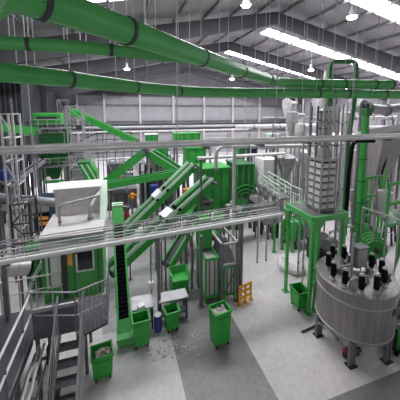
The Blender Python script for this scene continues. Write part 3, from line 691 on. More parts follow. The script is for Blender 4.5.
t = thing('barrel', 'blue barrel on a stand behind the twin conveyors', 'barrel', low(c)); MB().lathe(c, [(.2, -.28), (.23, -.2), (.23, .2), (.2, .28), (.02, .3)], 20).build('body', M['blue'], t, smooth=True)
for s in (-1, 1): MB().bb(vv(c.x + s * .15 - .03, c.y - .2, 0), vv(c.x + s * .15 + .03, c.y + .2, c.z - .28)).build('stand_leg', M['grey'], t)
c = P(131, 172, d=16)
t = thing('strip_light', 'short white strip light hanging below the far rising conveyor', 'lamp', c); MB().box(c, (.55, .14, .1)).build('body', M['white'], t); MB().tube([c + vv(0, 0, .05), c + vv(0, 0, 1.6)], .012, 5).build('hanger', M['wire'], t)

# ================================================================== left green tower, scaffolds
def scaffold(label, px0, px1, pytop, d, dp, m='steel', bays=5, zb=0., name='scaffold_tower', w=.06, ty=None, group=None):
    """lattice tower of four legs, rings and diagonals"""
    a = P(px0, pytop, d=d); q = P(px1, pytop, d=d); zt = a.z; y0, y1 = a.y, a.y + dp; x0, x1 = a.x, q.x
    t = thing(name, label, 'scaffold', ((x0 + x1) / 2, (y0 + y1) / 2, zb), group)
    for x in (x0, x1):
        for y in (y0, y1): MB().bar((x, y, zb), (x, y, zt), w).build('leg', M[m], t)
    for k in range(bays + 1):
        z = zb + (zt - zb) * k / bays; b = MB()
        if k:
            for y in (y0, y1): b.bar((x0, y, z), (x1, y, z), w * .7)
            for x in (x0, x1): b.bar((x, y0, z), (x, y1, z), w * .7)
            b.build('ring', M[m], t)
        if k < bays:
            z2 = zb + (zt - zb) * (k + 1) / bays; s = k % 2
            MB().bar((x0 if s else x1, y0, z), (x1 if s else x0, y0, z2), w * .5).build('diagonal', M[m], t)
    return t
scaffold('bright lattice tower at the left edge carrying the green beam', 0, 11, 114, 9, .7, 'light', 7)
scaffold('tall grey lattice tower right of the green tower', 66, 81, 106, 14.2, .9, 'steel', 9, w=.07)
scaffold('pale lattice tower behind the green tower', 57, 66, 100, 18, 1.0, 'grey', 7, w=.07)
scaffold('low grey lattice stand at the far left beside the blue machine', 10, 27, 205, 8.6, .8, 'dark', 4)
a = P(38, 190, d=15.5); q = P(64, 112, d=15.5); Yt = a.y
t = thing('green_tower', 'tall dark green process tower with grey galleries at left', 'tower', vv((a.x + q.x) / 2, Yt + .6, 0))
def lvl(y): return P(50, y, d=15.5).z
for x in (a.x + .05, q.x - .05):
    for y in (Yt, Yt + 1.2): MB().bb((x - .06, y - .06, 0), (x + .06, y + .06, lvl(125))).build('leg', M['deep'], t)
MB().bb((a.x, Yt - .05, lvl(125)), (q.x - .3, Yt + 1.2, lvl(113))).build('upper_housing', M['green'], t, bevel=.03)
MB().bb((a.x + .2, Yt - .1, lvl(119)), (q.x - .5, Yt, lvl(116.5))).build('dark_band', M['dark'], t)
MB().bb((a.x + .15, Yt, lvl(150)), (q.x - .2, Yt + 1.2, lvl(134))).build('middle_housing', M['deep'], t)
MB().bb((a.x + .15, Yt - .02, lvl(162)), (q.x - .1, Yt + 1.2, lvl(155))).build('lower_housing', M['green'], t, bevel=.03)
MB().frustum(vv((a.x + q.x) / 2, Yt + .6, 0), (.4, .4), (1.2, 1.1), lvl(182), lvl(163)).build('discharge_cone', M['deep'], t)
MB().bb((a.x + .3, Yt - .1, lvl(184)), (q.x - .3, Yt, lvl(181))).build('sign_strip', M['bright'], t)
for y in (128, 152, 166):
    MB().bb((a.x - .15, Yt - .5, lvl(y) - .06), (q.x + .5, Yt + .2, lvl(y))).build('gallery_deck', M['steel'], t)
    rail(t, [vv(a.x - .1, Yt - .45, lvl(y)), vv(q.x + .45, Yt - .45, lvl(y))], .5, 'steel', .025, .45)
a = P(-8, 126, d=10.4); q = P(38, 132, d=11.6)
cv('short green conveyor beam at the left edge above the lattice tower', a, q, .5, .34, legs=(.3, .9), mats=('green', 'dark', 'deep', 'grey'))
# machine cabinets and cluster at far left
a = P(23, 160, d=15); q = P(36, 137, d=15)
t = housing('pale grey control cabinet tucked beside the green tower', (a.x, a.y, a.z), (q.x, a.y + .5, q.z), 'steel', name='control_cabinet', ribs=2, legs=1, doors=2)
a = P(2, 122, d=13.7); q = P(18, 80, d=13.7)
housing('tall dark grey filter house high in the left corner', (a.x, a.y, a.z), (q.x, a.y + 1.2, q.z), 'dark', name='filter_house', ribs=4, doors=2, legs=1)
a = P(34, 232, d=12.4); q = P(56, 203, d=12.4)
t = thing('baler', 'navy blue baler with an orange lit opening left of the cabin', 'machine', vv((a.x + q.x) / 2, a.y + .8, 0))
MB().bb((a.x, a.y + .03, 0), (q.x, a.y + 1.6, q.z)).build('body', M['navy'], t, bevel=.03)
o0 = P(36, 229, d=12.4); o1 = P(48, 214, d=12.4)
MB().bb((o0.x, a.y - .02, o0.z), (o1.x, a.y + .05, o1.z)).build('opening', M['black'], t)
for z in (.2, .55): MB().bb((o0.x + .06, a.y - .06, o0.z + (o1.z - o0.z) * z), (o1.x - .04, a.y, o0.z + (o1.z - o0.z) * (z + .22))).build('baled_strip', M['orange'], t)
MB().bb((o0.x - .1, a.y - .03, o1.z + .05), (o1.x, a.y + .03, q.z - .05)).build('front_panel', M['steel'], t)
c = P(5, 175, d=9.6)
t = thing('blue_drum', 'dark blue drum on a shelf of the left lattice tower', 'drum', c); MB().lathe(c, [(.14, -.2), (.16, -.15), (.16, .15), (.14, .2), (.01, .21)], 18).build('body', M['blue'], t, smooth=True); MB().box(c + vv(0, 0, -.23), (.9, .6, .05)).build('shelf', M['grey'], t)
pipe('silver_pipe', 'long silver pipe lying level in front of the bright loading door', [P(-5, 197, d=11.2), P(58, 203, d=11.0)], .2, 'steel', flanges=(.25, .6))
post('support_post', 'grey post under the long silver pipe by the loading door', low(P(30, 205, d=11.1)), P(30, 205, d=11.1), .09, 'grey')
# big silver duct at left edge
a = P(-14, 270, d=6.6); q = P(28, 267, d=7.3)
t = thing('silver_duct', 'thick silver duct end poking in from the left edge', 'duct', a)
MB().tube([a, q], .23, 28).build('tube', M['stain'], t, smooth=True)
MB().tube([q, q + (q - a).normalized() * .07], .245, 28).build('end_collar', M['black'], t)
for k in (.45, .7): c = a.lerp(q, k); dv = (q - a).normalized(); MB().tube([c - dv * .015, c + dv * .015], .24, 28).build('seam_band', M['steel'], t)
for k in (.35, .8): c = a.lerp(q, k); MB().bar(low(c), c - vv(0, 0, .2), .06).build('leg', M['grey'], t)
post('steel_column', 'white leaning steel column in front of the loading door', low(P(38.5, 190, d=15)), P(37, 168, d=15) + vv(0, 0, .6), .08, 'light')
post('steel_column', 'thin dark column inside the loading door', low(P(33, 190, d=15)), P(30, 168, d=15) + vv(0, 0, .9), .09, 'dark')
# mezzanine at left: columns, beams, railings
b0 = P(-10, 217, d=9.6); b1 = P(36, 208, d=11)
zz = b0.z
t = thing('mezzanine_walkway', 'grey raised walkway with rails along the left side behind the silver duct', 'walkway', low((b0 + b1) / 2))
e0 = vv(-6.2, 8.4, 1.95); e1 = vv(-6.2, 13.0, 1.95); f1 = vv(-5.2, 13.0, 1.95); f0 = vv(-5.2, 8.4, 1.95)
MB().bb((-6.2, 8.4, 1.85), (-5.2, 13, 1.95)).build('deck', M['grey'], t)
for y in (8.5, 10.6, 12.9):
    for x in (-6.1, -5.3): MB().bb((x - .05, y - .05, 0), (x + .05, y + .05, 1.85)).build('leg', M['grey'], t)
rail(t, [f0, f1], .8, 'steel', .022, .6, 2); rail(t, [f0, e0], .8, 'steel', .022, .6, 2)
for i, (x0, y0, d0, x1, y1, d1) in enumerate(((6, 186, 12, 44, 160, 15), (0, 207, 10.6, 29, 213, 11.4))):
    a = P(x0, y0, d=d0); q = P(x1, y1, d=d1)
    conveyor(('grey sloping feed conveyor rising past the loading door', 'grey level feed conveyor at the far left below the silver pipe')[i], a, q, .34, .2, legs=(.06, .94), mats=('steel', 'dark', 'grey', 'grey'))
rnd = random.Random(3)
for i, (x, y, d, h) in enumerate(((2, 250, 9, 3.2), (18, 246, 10.7, 4.3), (24, 238, 10.3, 4.4), (21, 226, 11.9, 6.6))):
    a = low(P(x, y, d=d)); post('steel_column', '%s in the row of grey columns at the left edge' % ('leftmost', 'second from the left', 'rightmost', 'farthest and tallest')[i], a, low(a, h), .08, 'grey', 'grey columns at the left edge')
pipe('white_pipe', 'white pipe standing on the left walkway beside the lattice stand', [P(16, 240, d=8.9), P(14, 218, d=9.2), P(10, 214, d=9.2)], .045, 'white', .1, flanges=(.3,))
# green clutter left of the cabin door
a = P(33, 292, z=.0); 
t = housing('slim green machine panel left of the cabin door', low(P(30, 300, d=7.9)) , low(P(41, 300, d=7.9)) + vv(0, .5, 1.6), 'green', name='drive_unit', ribs=2, doors=1)
pipe('pale_chute', 'pale green slanted chute left of the cabin door', [P(42, 262, d=7.75), P(33, 280, d=7.75), P(24, 305, d=7.7)], .06, 'pale', .1, flanges=(.5,))
# ================================================================== green platform with the tray tower
PX0, PX1, PY0, PY1, PZ = 5.2, 6.45, 5.8, 7.0, 3.02
t = thing('tower_platform', 'bright green steel platform on posts carrying the tray tower', 'platform', ((PX0 + PX1) / 2, (PY0 + PY1) / 2, 0))
MB().bb((PX0 + .04, PY0 + .04, PZ - .05), (PX1, PY1, PZ)).build('deck', M['grey'], t)
for a, q in (((PX0, PY0), (PX0, PY1)), ((PX0, PY0), (PX1, PY0)), ((PX1, PY0), (PX1, PY1)), ((PX0, PY1), (PX1, PY1))): MB().bar((*a, PZ - .07), (*q, PZ - .07), .08, .16).build('edge_beam', M['bright'], t)
for x, y, w in ((PX0, 6.9, .085), (PX0 + .06, PY0 + .06, .1), (PX0 + .3, PY0 + .1, .09), (PX1 - .05, PY0 + .06, .1), (PX1 - .05, PY1 - .05, .1)):
    l = MB().bar((x, y, 0), (x, y, PZ - .15), w).build('leg', M['bright'], t); MB().box((x, y, .012), (.2, .2, .024)).build('base_plate', M['bright'], l)
    MB().frustum((x, y, 0), (w, w), (.26, .26), PZ - .42, PZ - .15).build('gusset', M['bright'], l)
MB().bar((PX0 + .06, PY0 + .06, 1.2), (PX0 + .3, PY0 + .1, 1.5), .05).build('knee_brace', M['bright'], t)
MB().bar((PX0 + .06, PY0 + .06, .7), (PX0 + .3, PY0 + .1, 1.0), .05).build('knee_brace', M['bright'], t)
rail(t, [(PX0 + .03, PY1, PZ), (PX0 + .03, PY0 + .55, PZ)], .65, 'pale', .016, .45, 2)
# tray tower
c = P(322, 214, z=PZ); c = vv(c.x + .08, c.y + .22, PZ); w = .54
t = thing('tray_tower', 'square tower of stacked white trays in dark slots on the green platform', 'tower', c)
hz = 1.54; x0, y0 = c.x - .06, c.y - .1
MB().bb((x0 + .03, y0 + .03, PZ), (x0 + w - .03, y0 + w - .03, PZ + hz)).build('core', M['dark'], t)
for sx in (0, .5, 1):
    for sy in (0, .5, 1):
        if sx != .5 or sy != .5: MB().bar((x0 + sx * w, y0 + sy * w, PZ), (x0 + sx * w, y0 + sy * w, PZ + hz + .04), .045).build('corner_post', M['steel'], t)
for r in range(7):
    z = PZ + .09 + r * .208
    for k in range(2):
        MB().bb((x0 + .04 + k * w / 2, y0 - .015, z), (x0 + w / 2 - .04 + k * w / 2, y0 + .05, z + .13)).build('tray', M['light'], t)
        MB().bb((x0 - .015, y0 + .04 + k * w / 2, z), (x0 + .05, y0 + w / 2 - .04 + k * w / 2, z + .13)).build('tray', M['white'], t)
    MB().bb((x0 - .03, y0 - .03, z - .065), (x0 + w + .03, y0 + w + .03, z - .04)).build('shelf', M['steel'], t)
MB().bb((x0 - .05, y0 - .05, PZ + hz), (x0 + w + .05, y0 + w + .05, PZ + hz + .07)).build('top_frame', M['steel'], t)
zt = PZ + hz + .07
t = thing('dust_column', 'thick grey round column rising from the top of the tray tower', 'column', (x0 + w / 2, y0 + w / 2, zt)); cc = vv(x0 + w / 2, y0 + w / 2, 0)
MB().lathe(cc, [(.26, zt), (.24, zt + .12), (.13, zt + .35), (.15, zt + .4), (.15, zt + 1.0), (.17, zt + 1.05), (.17, zt + 1.4), (.06, zt + 1.5), (.05, zt + 1.6)], 24).build('shell', M['steel'], t, smooth=True)
for z in (.62, .85, 1.1, 1.35): MB().lathe(cc, [(.15, zt + z), (.19, zt + z + .01), (.19, zt + z + .05), (.15, zt + z + .06)], 24).build('ring', M['grey'], t, smooth=True)
lab = 'grey riser pipes standing on the tray tower'
for i, (dx, dy, h, r) in enumerate(((-.02, .02, 1.55, .025), (.14, -.02, 1.5, .03), (.02, .3, 1.55, .028), (.42, -.02, 1.58, .032), (.54, .02, 1.5, .026), (-.02, .5, 1.55, .026), (.56, .3, 1.52, .03), (.27, .56, 1.55, .025))):
    b = vv(x0 + dx, y0 + dy, zt); q = b + vv(0, 0, h)
    pipe('riser_pipe', 'slim grey riser pipe on the tray tower top ' + ('at its front left corner', 'just right of the front left corner', 'on its left side behind the corner', 'right of the front middle', 'at its front right corner', 'at its back left corner', 'on its right side', 'at its back edge')[i], [b, q], r, ('light', 'steel', 'grey')[i % 3], group=lab, flanges=(.25, .7))
# frame pipes beside the tower, from the platform up
for i, (px, py, d, top) in enumerate(((306, 203, 8.5, 6.3), (312, 206, 8.3, 5.2), (337, 212, 8.0, 6.25), (341, 211, 8.4, 6.3), (301, 200, 8.9, 5.6))):
    a = P(px, py, d=d); a.z = PZ if (PX0 < a.x < PX1 and PY0 < a.y < PY1) else 0
    pipe('stand_pipe', 'vertical light steel pipe %s' % ('left of the tray tower reaching up to the green ducts', 'close to the left face of the tray tower', 'at the right front of the tray tower', 'right of the tray tower reaching up to the green ducts', 'farther left of the tray tower beside the white hopper')[i], [a, vv(a.x, a.y, top)], .032, 'light' if i % 2 else 'steel', group='stand pipes by the tray tower', flanges=(.1, .55, .9))
a = P(331, 82, d=9.3); 
p2 = [vv(a.x, a.y, 6.2), P(331, 61.5, d=9.3), P(356.5, 61.5, d=9.5), P(356, 80, d=9.5)]
pipe('arched_pipe', 'dark green pipe bent like an upside down U above the ducts', p2 , .085, 'deep', .22, flanges=(.02, .98))
c = P(327, 80, d=9.6); t = thing('dust_cyclone', 'pale funnel shaped cyclone top just left of the arched green pipe', 'cyclone', vv(c.x, c.y, 5.4))
MB().lathe(vv(c.x, c.y, 0), [(.3, 5.6), (.3, 6.6), (.28, 6.75), (.12, 7.25), (.11, 7.5)], 24).build('shell', M['light'], t, smooth=True)
for s in (-1, 1): MB().tube([vv(c.x + s * .25, c.y, 0), vv(c.x + s * .25, c.y, 5.7)], .035, 8).build('leg', M['steel'], t)
MB().lathe(vv(c.x, c.y, 0), [(.08, 4.9), (.3, 5.6)], 24).build('cone', M['steel'], t, smooth=True)
# green downpipes and black hose
pipe('downpipe', 'slender green downpipe nearest the tray tower with a glossy edge', [P(355, 98, d=9.2), P(348.5, 140, d=9.1), low(P(344, 200, d=9.0), 0)], .07, 'deep', .2, flanges=(.15, .4))
a = P(364, 112, d=9.9); q = low(P(357, 240, d=9.7), 1.2)
t = thing('elevator_leg', 'tall square green elevator leg right of the black hose', 'elevator', low(q)); MB().bar(low(q), vv(q.x, q.y, a.z), .17, .17).build('casing', M['green'], t)
MB().box(vv(q.x, q.y, a.z), (.26, .26, .3)).build('head', M['deep'], t)
for k in range(6): MB().bar(vv(q.x, q.y, .8 + k * .85), vv(q.x, q.y, .86 + k * .85), .22, .22).build('flange', M['deep'], t)
a = P(374, 142, d=8.9)
pipe('black_hose', 'thick black hose dropping beside the square green elevator leg', [P(374, 141, d=8.8), P(353, 141, d=8.6), low(P(347, 200, d=8.35), 4), low(P(347, 200, d=8.35), 1.9)], .062, 'black', .25)
pipe('cover_pipe', 'pale horizontal pipe lying over the top bend of the black hose', [P(352, 136, d=8.9), P(372, 139, d=9)], .06, 'light')
# big silver tapered hopper at right
c = P(376, 195, d=12.9); z1 = P(378, 128, d=12.9).z; z0 = P(378, 205, d=12.9).z
t = thing('tapered_hopper', 'big tall silver hopper tapering downwards at the right edge', 'hopper', low(c))
MB().loft([[vv(c.x - .42 + sx * a, c.y + sy * b, z) for sx, sy in ((-1, -1), (1, -1), (1, 1), (-1, 1))] for a, b, z in ((.16, .2, z0), (.3, .32, z0 + .9))][0:1] + [[vv(c.x + o + sx * a, c.y + sy * b, z) for sx, sy in ((-1, -1), (1, -1), (1, 1), (-1, 1))] for a, b, z, o in ((.3, .32, z0 + .6, -.45), (.8, .7, z1 - .4, .1), (.8, .7, z1, .1))]).build('shell', M['tankm'], t)
MB().bb((c.x - .74, c.y - .74, z1), (c.x + .94, c.y + .74, z1 + .08)).build('lid', M['light'], t)
for k in (.3, .62): z = z0 + (z1 - z0) * k + .2; MB().bb((c.x - .62 + k * .08, c.y - .45 - k * .1, z), (c.x + .3 + k * .2, c.y - .4 - k * .1, z + .05)).build('stiffener', M['grey'], t)
for sx in (-1, 1):
    for sy in (-1, 1): MB().bar(vv(c.x + sx * .66, c.y + sy * .55, 0), vv(c.x + sx * .66, c.y + sy * .55, z1), .07).build('leg', M['grey'], t)
MB().bar(vv(c.x - .66, c.y - .55, 2.2), vv(c.x - .2, c.y - .55, 3.9), .05).build('brace', M['black'], t)
pipe('silver_header', 'thick silver header pipe running to the right edge above the tapered hopper', [P(363, 108, d=10.5), P(386, 110, d=11), P(412, 106, d=11.6)], .2, 'steel', .2, flanges=(.1, .5))
c = P(361, 106, d=10.5); t = thing('elbow_fan', 'round grey fan casing at the end of the silver header pipe', 'fan', c); MB().tube([c + vv(0, -.15, 0), c + vv(0, .15, 0)], .24, 24).build('casing', M['steel'], t, smooth=True); MB().tube([c + vv(0, -.3, 0), c + vv(0, -.15, 0)], .1, 16).build('motor', M['dark'], t, smooth=True); MB().bar(low(c), c - vv(0, 0, .2), .08).build('leg', M['grey'], t)
a = P(362, 134, d=9.9); q = P(412, 126, d=11.6)
t = thing('pale_walkway', 'pale high walkway edge passing in front of the tapered hopper top', 'walkway', low((a + q) / 2)); MB().bar(a, q, .5, .1).build('deck', M['light'], t); MB().bar(a, q, .04, .22, off=.25, lift=.1).build('toe_board', M['light'], t)
for k in (.1, .9): c = a.lerp(q, k); MB().bar(low(c), c, .08).build('leg', M['steel'], t)
# green frame at the right edge
a = P(384, 252, d=9.0); q = P(399, 252, d=9.3)
t = thing('tank_stand', 'slender green frame with pale tank at the right edge', 'frame', low((a + q) / 2))
for e in (a, q):
    for dy in (0, .9): MB().bar(low(e) + vv(0, dy, 0), low(e, 3.5) + vv(0, dy, 0), .07).build('leg', M['green'], t)
for z in (3.45, 2.7, 1.9):
    MB().bar(low(a, z), low(q, z), .06, .1).build('beam', M['green'], t); MB().bar(low(a, z) + vv(0, .9, 0), low(q, z) + vv(0, .9, 0), .06, .1).build('beam', M['green'], t)
m = (a + q) / 2; MB().lathe(low(m) + vv(0, .45, 0), [(.1, 2.0), (.28, 2.4), (.28, 3.0), (.05, 3.1)], 20).build('tank', M['light'], t, smooth=True)
# green horizontal drums
def drum(label, c, r, L, ax, legs=True, m='green', rings=4):
    t = thing('rotating_drum', label, 'drum', low(c)); v = Vector(ax).normalized(); a = c - v * L / 2; q = c + v * L / 2
    MB().tube([a, a + v * .04, q - v * .04, q], r, 32, [r * .94, r, r, r * .94]).build('shell', M[m], t, smooth=True)
    for k in range(rings): e = a.lerp(q, (k + .5) / rings); MB().tube([e - v * .03, e + v * .03], r * 1.06, 32).build('ring', M['deep'], t, smooth=True)
    MB().tube([a - v * .12, q + v * .12], .08, 12).build('axle', M['dark'], t, smooth=True)
    if legs:
        sd = v.cross(vv(0, 0, 1)).normalized()
        for k in (.15, .85):
            e = a.lerp(q, k)
            for s in (-1, 1): MB().bar(low(e + sd * s * r * .7), e + sd * s * r * .5 - vv(0, 0, r * .8), .07).build('leg', M['dark'], t)
    return t
drum('big green drum on the floor under the far side of the green platform', P(297, 228, d=11.3), .5, 1.1, (1, .15, 0))
drum('green ribbed drum right behind the mixing tank', P(373, 244, d=9.0), .34, .9, (.6, .8, 0))
drum('small dark green drum behind the black hose', P(361, 232, d=10.6), .3, .6, (1, 0, 0))
drum('pale green drum far right behind the green frame', P(389, 217, d=11.5), .36, .8, (1, .4, 0), m='pale')
a = P(362, 207, d=8.9); q = P(400, 220, d=8.2)
t = thing('guard_rail', 'grey guard rail slanting in front of the green drums at right', 'railing', low((a + q) / 2)); MB().tube([a, q], .03, 8).build('top_rail', M['light'], t)
for k in (.02, .35, .68, .98): e = a.lerp(q, k); MB().tube([low(e), e], .025, 8).build('post', M['steel'], t)
MB().tube([a - vv(0, 0, .55), q - vv(0, 0, .55)], .02, 8).build('mid_rail', M['steel'], t)
for i, (x, y, d, h, m, w) in enumerate(((371, 266, 8.4, 3.2, 'steel', .05), (379, 252, 9.3, 3.6, 'green', .06), (366, 250, 9.6, 3.2, 'green', .05), (339, 262, 8.8, 2.6, 'steel', .05), (334, 252, 9.3, 2.8, 'steel', .06), (397, 262, 8.6, 3.0, 'steel', .05))):
    a = P(x, y, z=0); post('service_post', ('slim grey post in front of the ribbed green drum', 'green post between the ribbed drum and the green frame', 'green post left of the ribbed drum', 'slim grey post under the right side of the green platform', 'thicker grey post beneath the tray tower', 'grey post at the right edge behind the mixing tank')[i], a, low(a, h), w, m)
# dark pumps and motors under the platform, behind the tank
for i, (x, y, d, s, lb) in enumerate(((321, 241, 9.3, .36, 'dark grey gearbox with round face under the green platform'), (331, 245, 8.9, .3, 'dark pump block under the platform behind the tank motors'), (313, 232, 10.2, .34, 'dark motor set beside the big green drum'), (371, 205, 11, .34, 'grey motor unit behind the slanting guard rail'))):
    c = P(x, y, d=d); t = thing('pump_unit', lb, 'pump', low(c))
    MB().tube([c + vv(-s * .5, 0, 0), c + vv(s * .5, .1, 0)], s * .75, 20).build('casing', M['grey'], t, smooth=True); MB().tube([c + vv(s * .5, .1, 0), c + vv(s * 1.1, .2, 0)], s * .45, 16).build('motor', M['dark'], t, smooth=True)
    MB().bb((c.x - s * .5, c.y - s * .4, 0), (c.x + s * .6, c.y + s * .4, c.z - s * .5)).build('base', M['dark'], t); MB().lathe(c + vv(0, 0, s * .6), [(s * .3, 0), (s * .3, s * .5), (s * .1, s * .6)], 14).build('outlet', M['steel'], t, smooth=True)
# things at the right edge beside the tank
a = P(398, 288, z=1.5); q = P(414, 252, z=2.1)
t = thing('white_chute', 'thick white chute pipe at the right edge beside the tank', 'chute', low(a)); MB().tube([a, q], .22, 20, [.16, .26]).build('tube', M['white'], t, smooth=True); MB().bar(low(q), q, .08).build('leg', M['steel'], t)
a = P(397, 360, z=0); 
t = thing('hand_cart', 'low green and black hand cart at the right edge in front of the tank', 'cart', a + vv(.4, .2, 0))
MB().bb(a + vv(0, 0, .16), a + vv(.9, .5, .22)).build('deck', M['black'], t); MB().tube(curve([a + vv(.08, .05, .2), a + vv(.06, .05, .75), a + vv(.06, .45, .75), a + vv(.08, .45, .2)], .08), .022, 8).build('handle', M['green'], t)
for x in (.1, .8):
    for y in (.08, .42): MB().tube([a + vv(x, y - .02, .08), a + vv(x, y + .02, .08)], .08, 16).build('wheel', M['black'], t, smooth=True)
MB().bar(a + vv(.06, .05, .75), a + vv(.5, .05, .22), .03).build('brace', M['green'], t)
a = P(387, 335, z=0)
housing('dark grey machine block at the right edge beside the tank', a + vv(.05, .3, 0), a + vv(1.3, 1.2, .62), 'grey', name='drive_block', ribs=3, doors=1)
a = P(388, 334, z=.35)
pipe('grey_pipe', 'grey pipe along the top of the drive block at the right edge', [P(399, 327, z=.66), P(416, 316, z=.7)], .05, 'steel')
# ================================================================== far side, middle right
def hop(label, px, ytop, ymid, ybot, d, w, wb, m, legs=True, round_=True):
    zt, zm, zb = P(px, ytop, d=d).z, P(px, ymid, d=d).z, P(px, ybot, d=d).z; c = low(P(px, ymid, d=d))
    t = thing('silo', label, 'silo', c)
    if round_: MB().lathe(c, [(w * .98, zm), (w, zm + .02), (w, zt), (w * .6, zt + .12), (.02, zt + .16)], 28).build('shell', M[m], t, smooth=True); MB().lathe(c, [(wb, zb), (w * .98, zm)], 28).build('cone', M[m], t, smooth=True)
    else: MB().frustum(c, (2 * w, 2 * w), (2 * w, 2 * w), zm, zt).build('shell', M[m], t); MB().frustum(c, (2 * wb, 2 * wb), (2 * w, 2 * w), zb, zm).build('cone', M[m], t)
    MB().lathe(c, [(wb * 1.3, zb - .06), (wb * 1.3, zb)], 16).build('outlet', M['grey'], t)
    for sx in (-1, 1):
        for sy in (-1, 1): MB().bar(c + vv(sx * w * .9, sy * w * .9, 0), c + vv(sx * w * .9, sy * w * .9, zm + .1), .06).build('leg', M['steel'], t)
    return t
hop('white square silo with a tapered bottom in the middle distance', 266.5, 158, 184, 204, 13.0, .46, .1, 'white', round_=False)
hop('grey round silo with a cone just right of the white square silo', 286, 157, 163, 182, 11.8, .42, .08, 'steel')
hop('pale green cone silo behind the railings', 278, 168, 178, 196, 14.4, .42, .1, 'pale')
hop('grey cyclone left of the stand pipes', 304, 152, 162, 178, 13.2, .3, .07, 'light')
for i, (x, y, d, r, lb) in enumerate(((256, 229, 12.6, .4, 'left'), (269, 236, 12.2, .45, 'right'))):
    c = P(x, y, z=0); t = thing('settling_tank', 'far grey steel tank on dark legs, the %s one of the pair' % lb, 'tank', c, 'far tank pair')
    MB().lathe(c, [(r * .5, .55), (r, .8), (r, 1.75), (r * .85, 1.85), (.02, 1.9)], 24).build('shell', M['steel'], t, smooth=True)
    for k in range(4): a = PI / 4 + k * PI / 2; MB().bar(c + vv(math.cos(a) * r * .85, math.sin(a) * r * .85, 0), c + vv(math.cos(a) * r * .85, math.sin(a) * r * .85, .8), .1).build('leg', M['dark'], t)
    for k in range(4): a = k * PI / 2; MB().lathe(c + vv(math.cos(a) * r * .55, math.sin(a) * r * .55, 1.85), [(.07, 0), (.07, .22), (.02, .25)], 12).build('motor', M['grey'], t, smooth=True)
# white pipes and posts in the middle
zq = P(222, 146.5, d=9.6).z
pipe('white_pipe', 'white pipe with a bend running right from above the sorting machine', [P(216, 170, d=9.6), P(216, 146.5, d=9.6), P(280, 146.5, d=10), P(352, 144, d=10.4)], .07, 'light', .45, flanges=(.02, .5))
a = P(198, 158.5, d=10.3); q = P(296, 158.5, d=10.8)
bridge('straight white pipe crossing the middle of the hall above the sorter', a.x, q.x, a.y, a.z, [('pipe', 0, 0, .065, 'white'), ('pipe', .2, .02, .03, 'steel')], legs=(a.x + .2, q.x - .3))
c = low(P(233.5, 215, d=9.4)); post('steel_column', 'slender white column standing right of the sorting machine', c, low(c, P(233, 146, d=9.4).z), .1, 'light', cap=True)
a = P(205, 143, d=14.2); q = P(330, 140, d=15)
t = thing('far_walkway', 'grey far walkway with railing high across the middle right', 'walkway', low((a + q) / 2)); q.z = a.z
MB().bar(a, q, .9, .12).build('deck', M['steel'], t); dv = (q - a).normalized(); sd = dv.cross(vv(0, 0, 1)); 
rail(t, [a + sd * .42 + vv(0, 0, .06), q + sd * .42 + vv(0, 0, .06)], .5, 'light', .025, 1.0, 1)
for k in (.03, .97): c = a.lerp(q, k) + sd * .5; MB().bar(low(c), c, .1).build('leg', M['steel'], t)
a = P(262, 163, d=15.8); q = P(334, 160, d=17); q.z = a.z
t = thing('far_walkway', 'lower grey walkway behind the white square silo', 'walkway', low((a + q) / 2)); MB().bar(a, q, .8, .16).build('deck', M['light'], t); dv = (q - a).normalized(); sd = dv.cross(vv(0, 0, 1))
rail(t, [a + sd * .4 + vv(0, 0, .08), q + sd * .4 + vv(0, 0, .08)], .55, 'steel', .025, .8, 1)
for k in (.05, .35, .65, .95): c = a.lerp(q, k); MB().bar(low(c), c, .1).build('leg', M['grey'], t)
# pale green stair and railings in front of the silos
a = P(263, 184, d=9.9); q = P(285, 199, d=8.55)
t = thing('stair_flight', 'pale green railed gangway dropping toward the green platform', 'stair', low((a + q) / 2))
MB().bar(a, q, .45, .06).build('deck', M['grey'], t); dv = (q - a).normalized(); sd = dv.cross(vv(0, 0, 1)).normalized()
for s in (-1, 1): rail(t, [a + sd * .22 * s, q + sd * .22 * s], .48, 'pale', .02, .35, 2)
for s in (-1, 1): c = a.lerp(q, .04) + sd * .2 * s; MB().bar(low(c), c, .05).build('leg', M['steel'], t)
for i, (x, y, d, h, m) in enumerate(((274, 252, 11.0, 1.25, 'green'), (282, 249, 12.5, 1.3, 'green'), (280, 222, 13.5, 3.4, 'steel'), (249, 220, 14, 4.6, 'steel'), (292, 252, 10.3, 1.35, 'bright'))):
    a = P(x, y, z=0); post('gallery_post', ('green post beside the far grey tanks', 'green post behind the big green drum', 'grey post between the far silos', 'grey post left of the white square silo', 'bright green post in front of the big green drum')[i], a, low(a, h), .075, m)
for i, (x, d, y0, y1) in enumerate(((285, 15, 180, 100), (293, 14, 178, 97), (300, 15, 176, 99), (372, 15, 170, 97), (383, 13, 168, 99), (394, 13.5, 165, 97), (349, 14, 168, 98), (244, 18, 165, 96))):
    a = P(x, y0, d=d); q = low(a, P(x, y1, d=d).z)
    pipe('tall_pipe', 'tall thin far pipe behind the plant, %s of eight' % ORD[[1, 2, 3, 5, 6, 7, 4, 0][i]] if [1, 2, 3, 5, 6, 7, 4, 0][i] < 7 else 'tall thin far pipe behind the plant, rightmost of eight', [low(a), q], .04, ('light', 'steel')[i % 2], group='tall thin far pipes', flanges=(.6, .85))
for i, (x, y, d, w, h, dp) in enumerate(((395, 190, 15, 2.2, 4.2, 2), (345, 190, 17, 3.2, 4.4, 2), (310, 185, 19, 3.0, 4.0, 2))):
    c = low(P(x, y, d=d)); housing(('light grey filter house at the far right edge', 'light grey filter house behind the green elevator leg', 'light grey filter house behind the tray tower')[i], c + vv(-w / 2, 0, 0), c + vv(w / 2, dp, h), 'light', name='filter_house', ribs=5, doors=3)

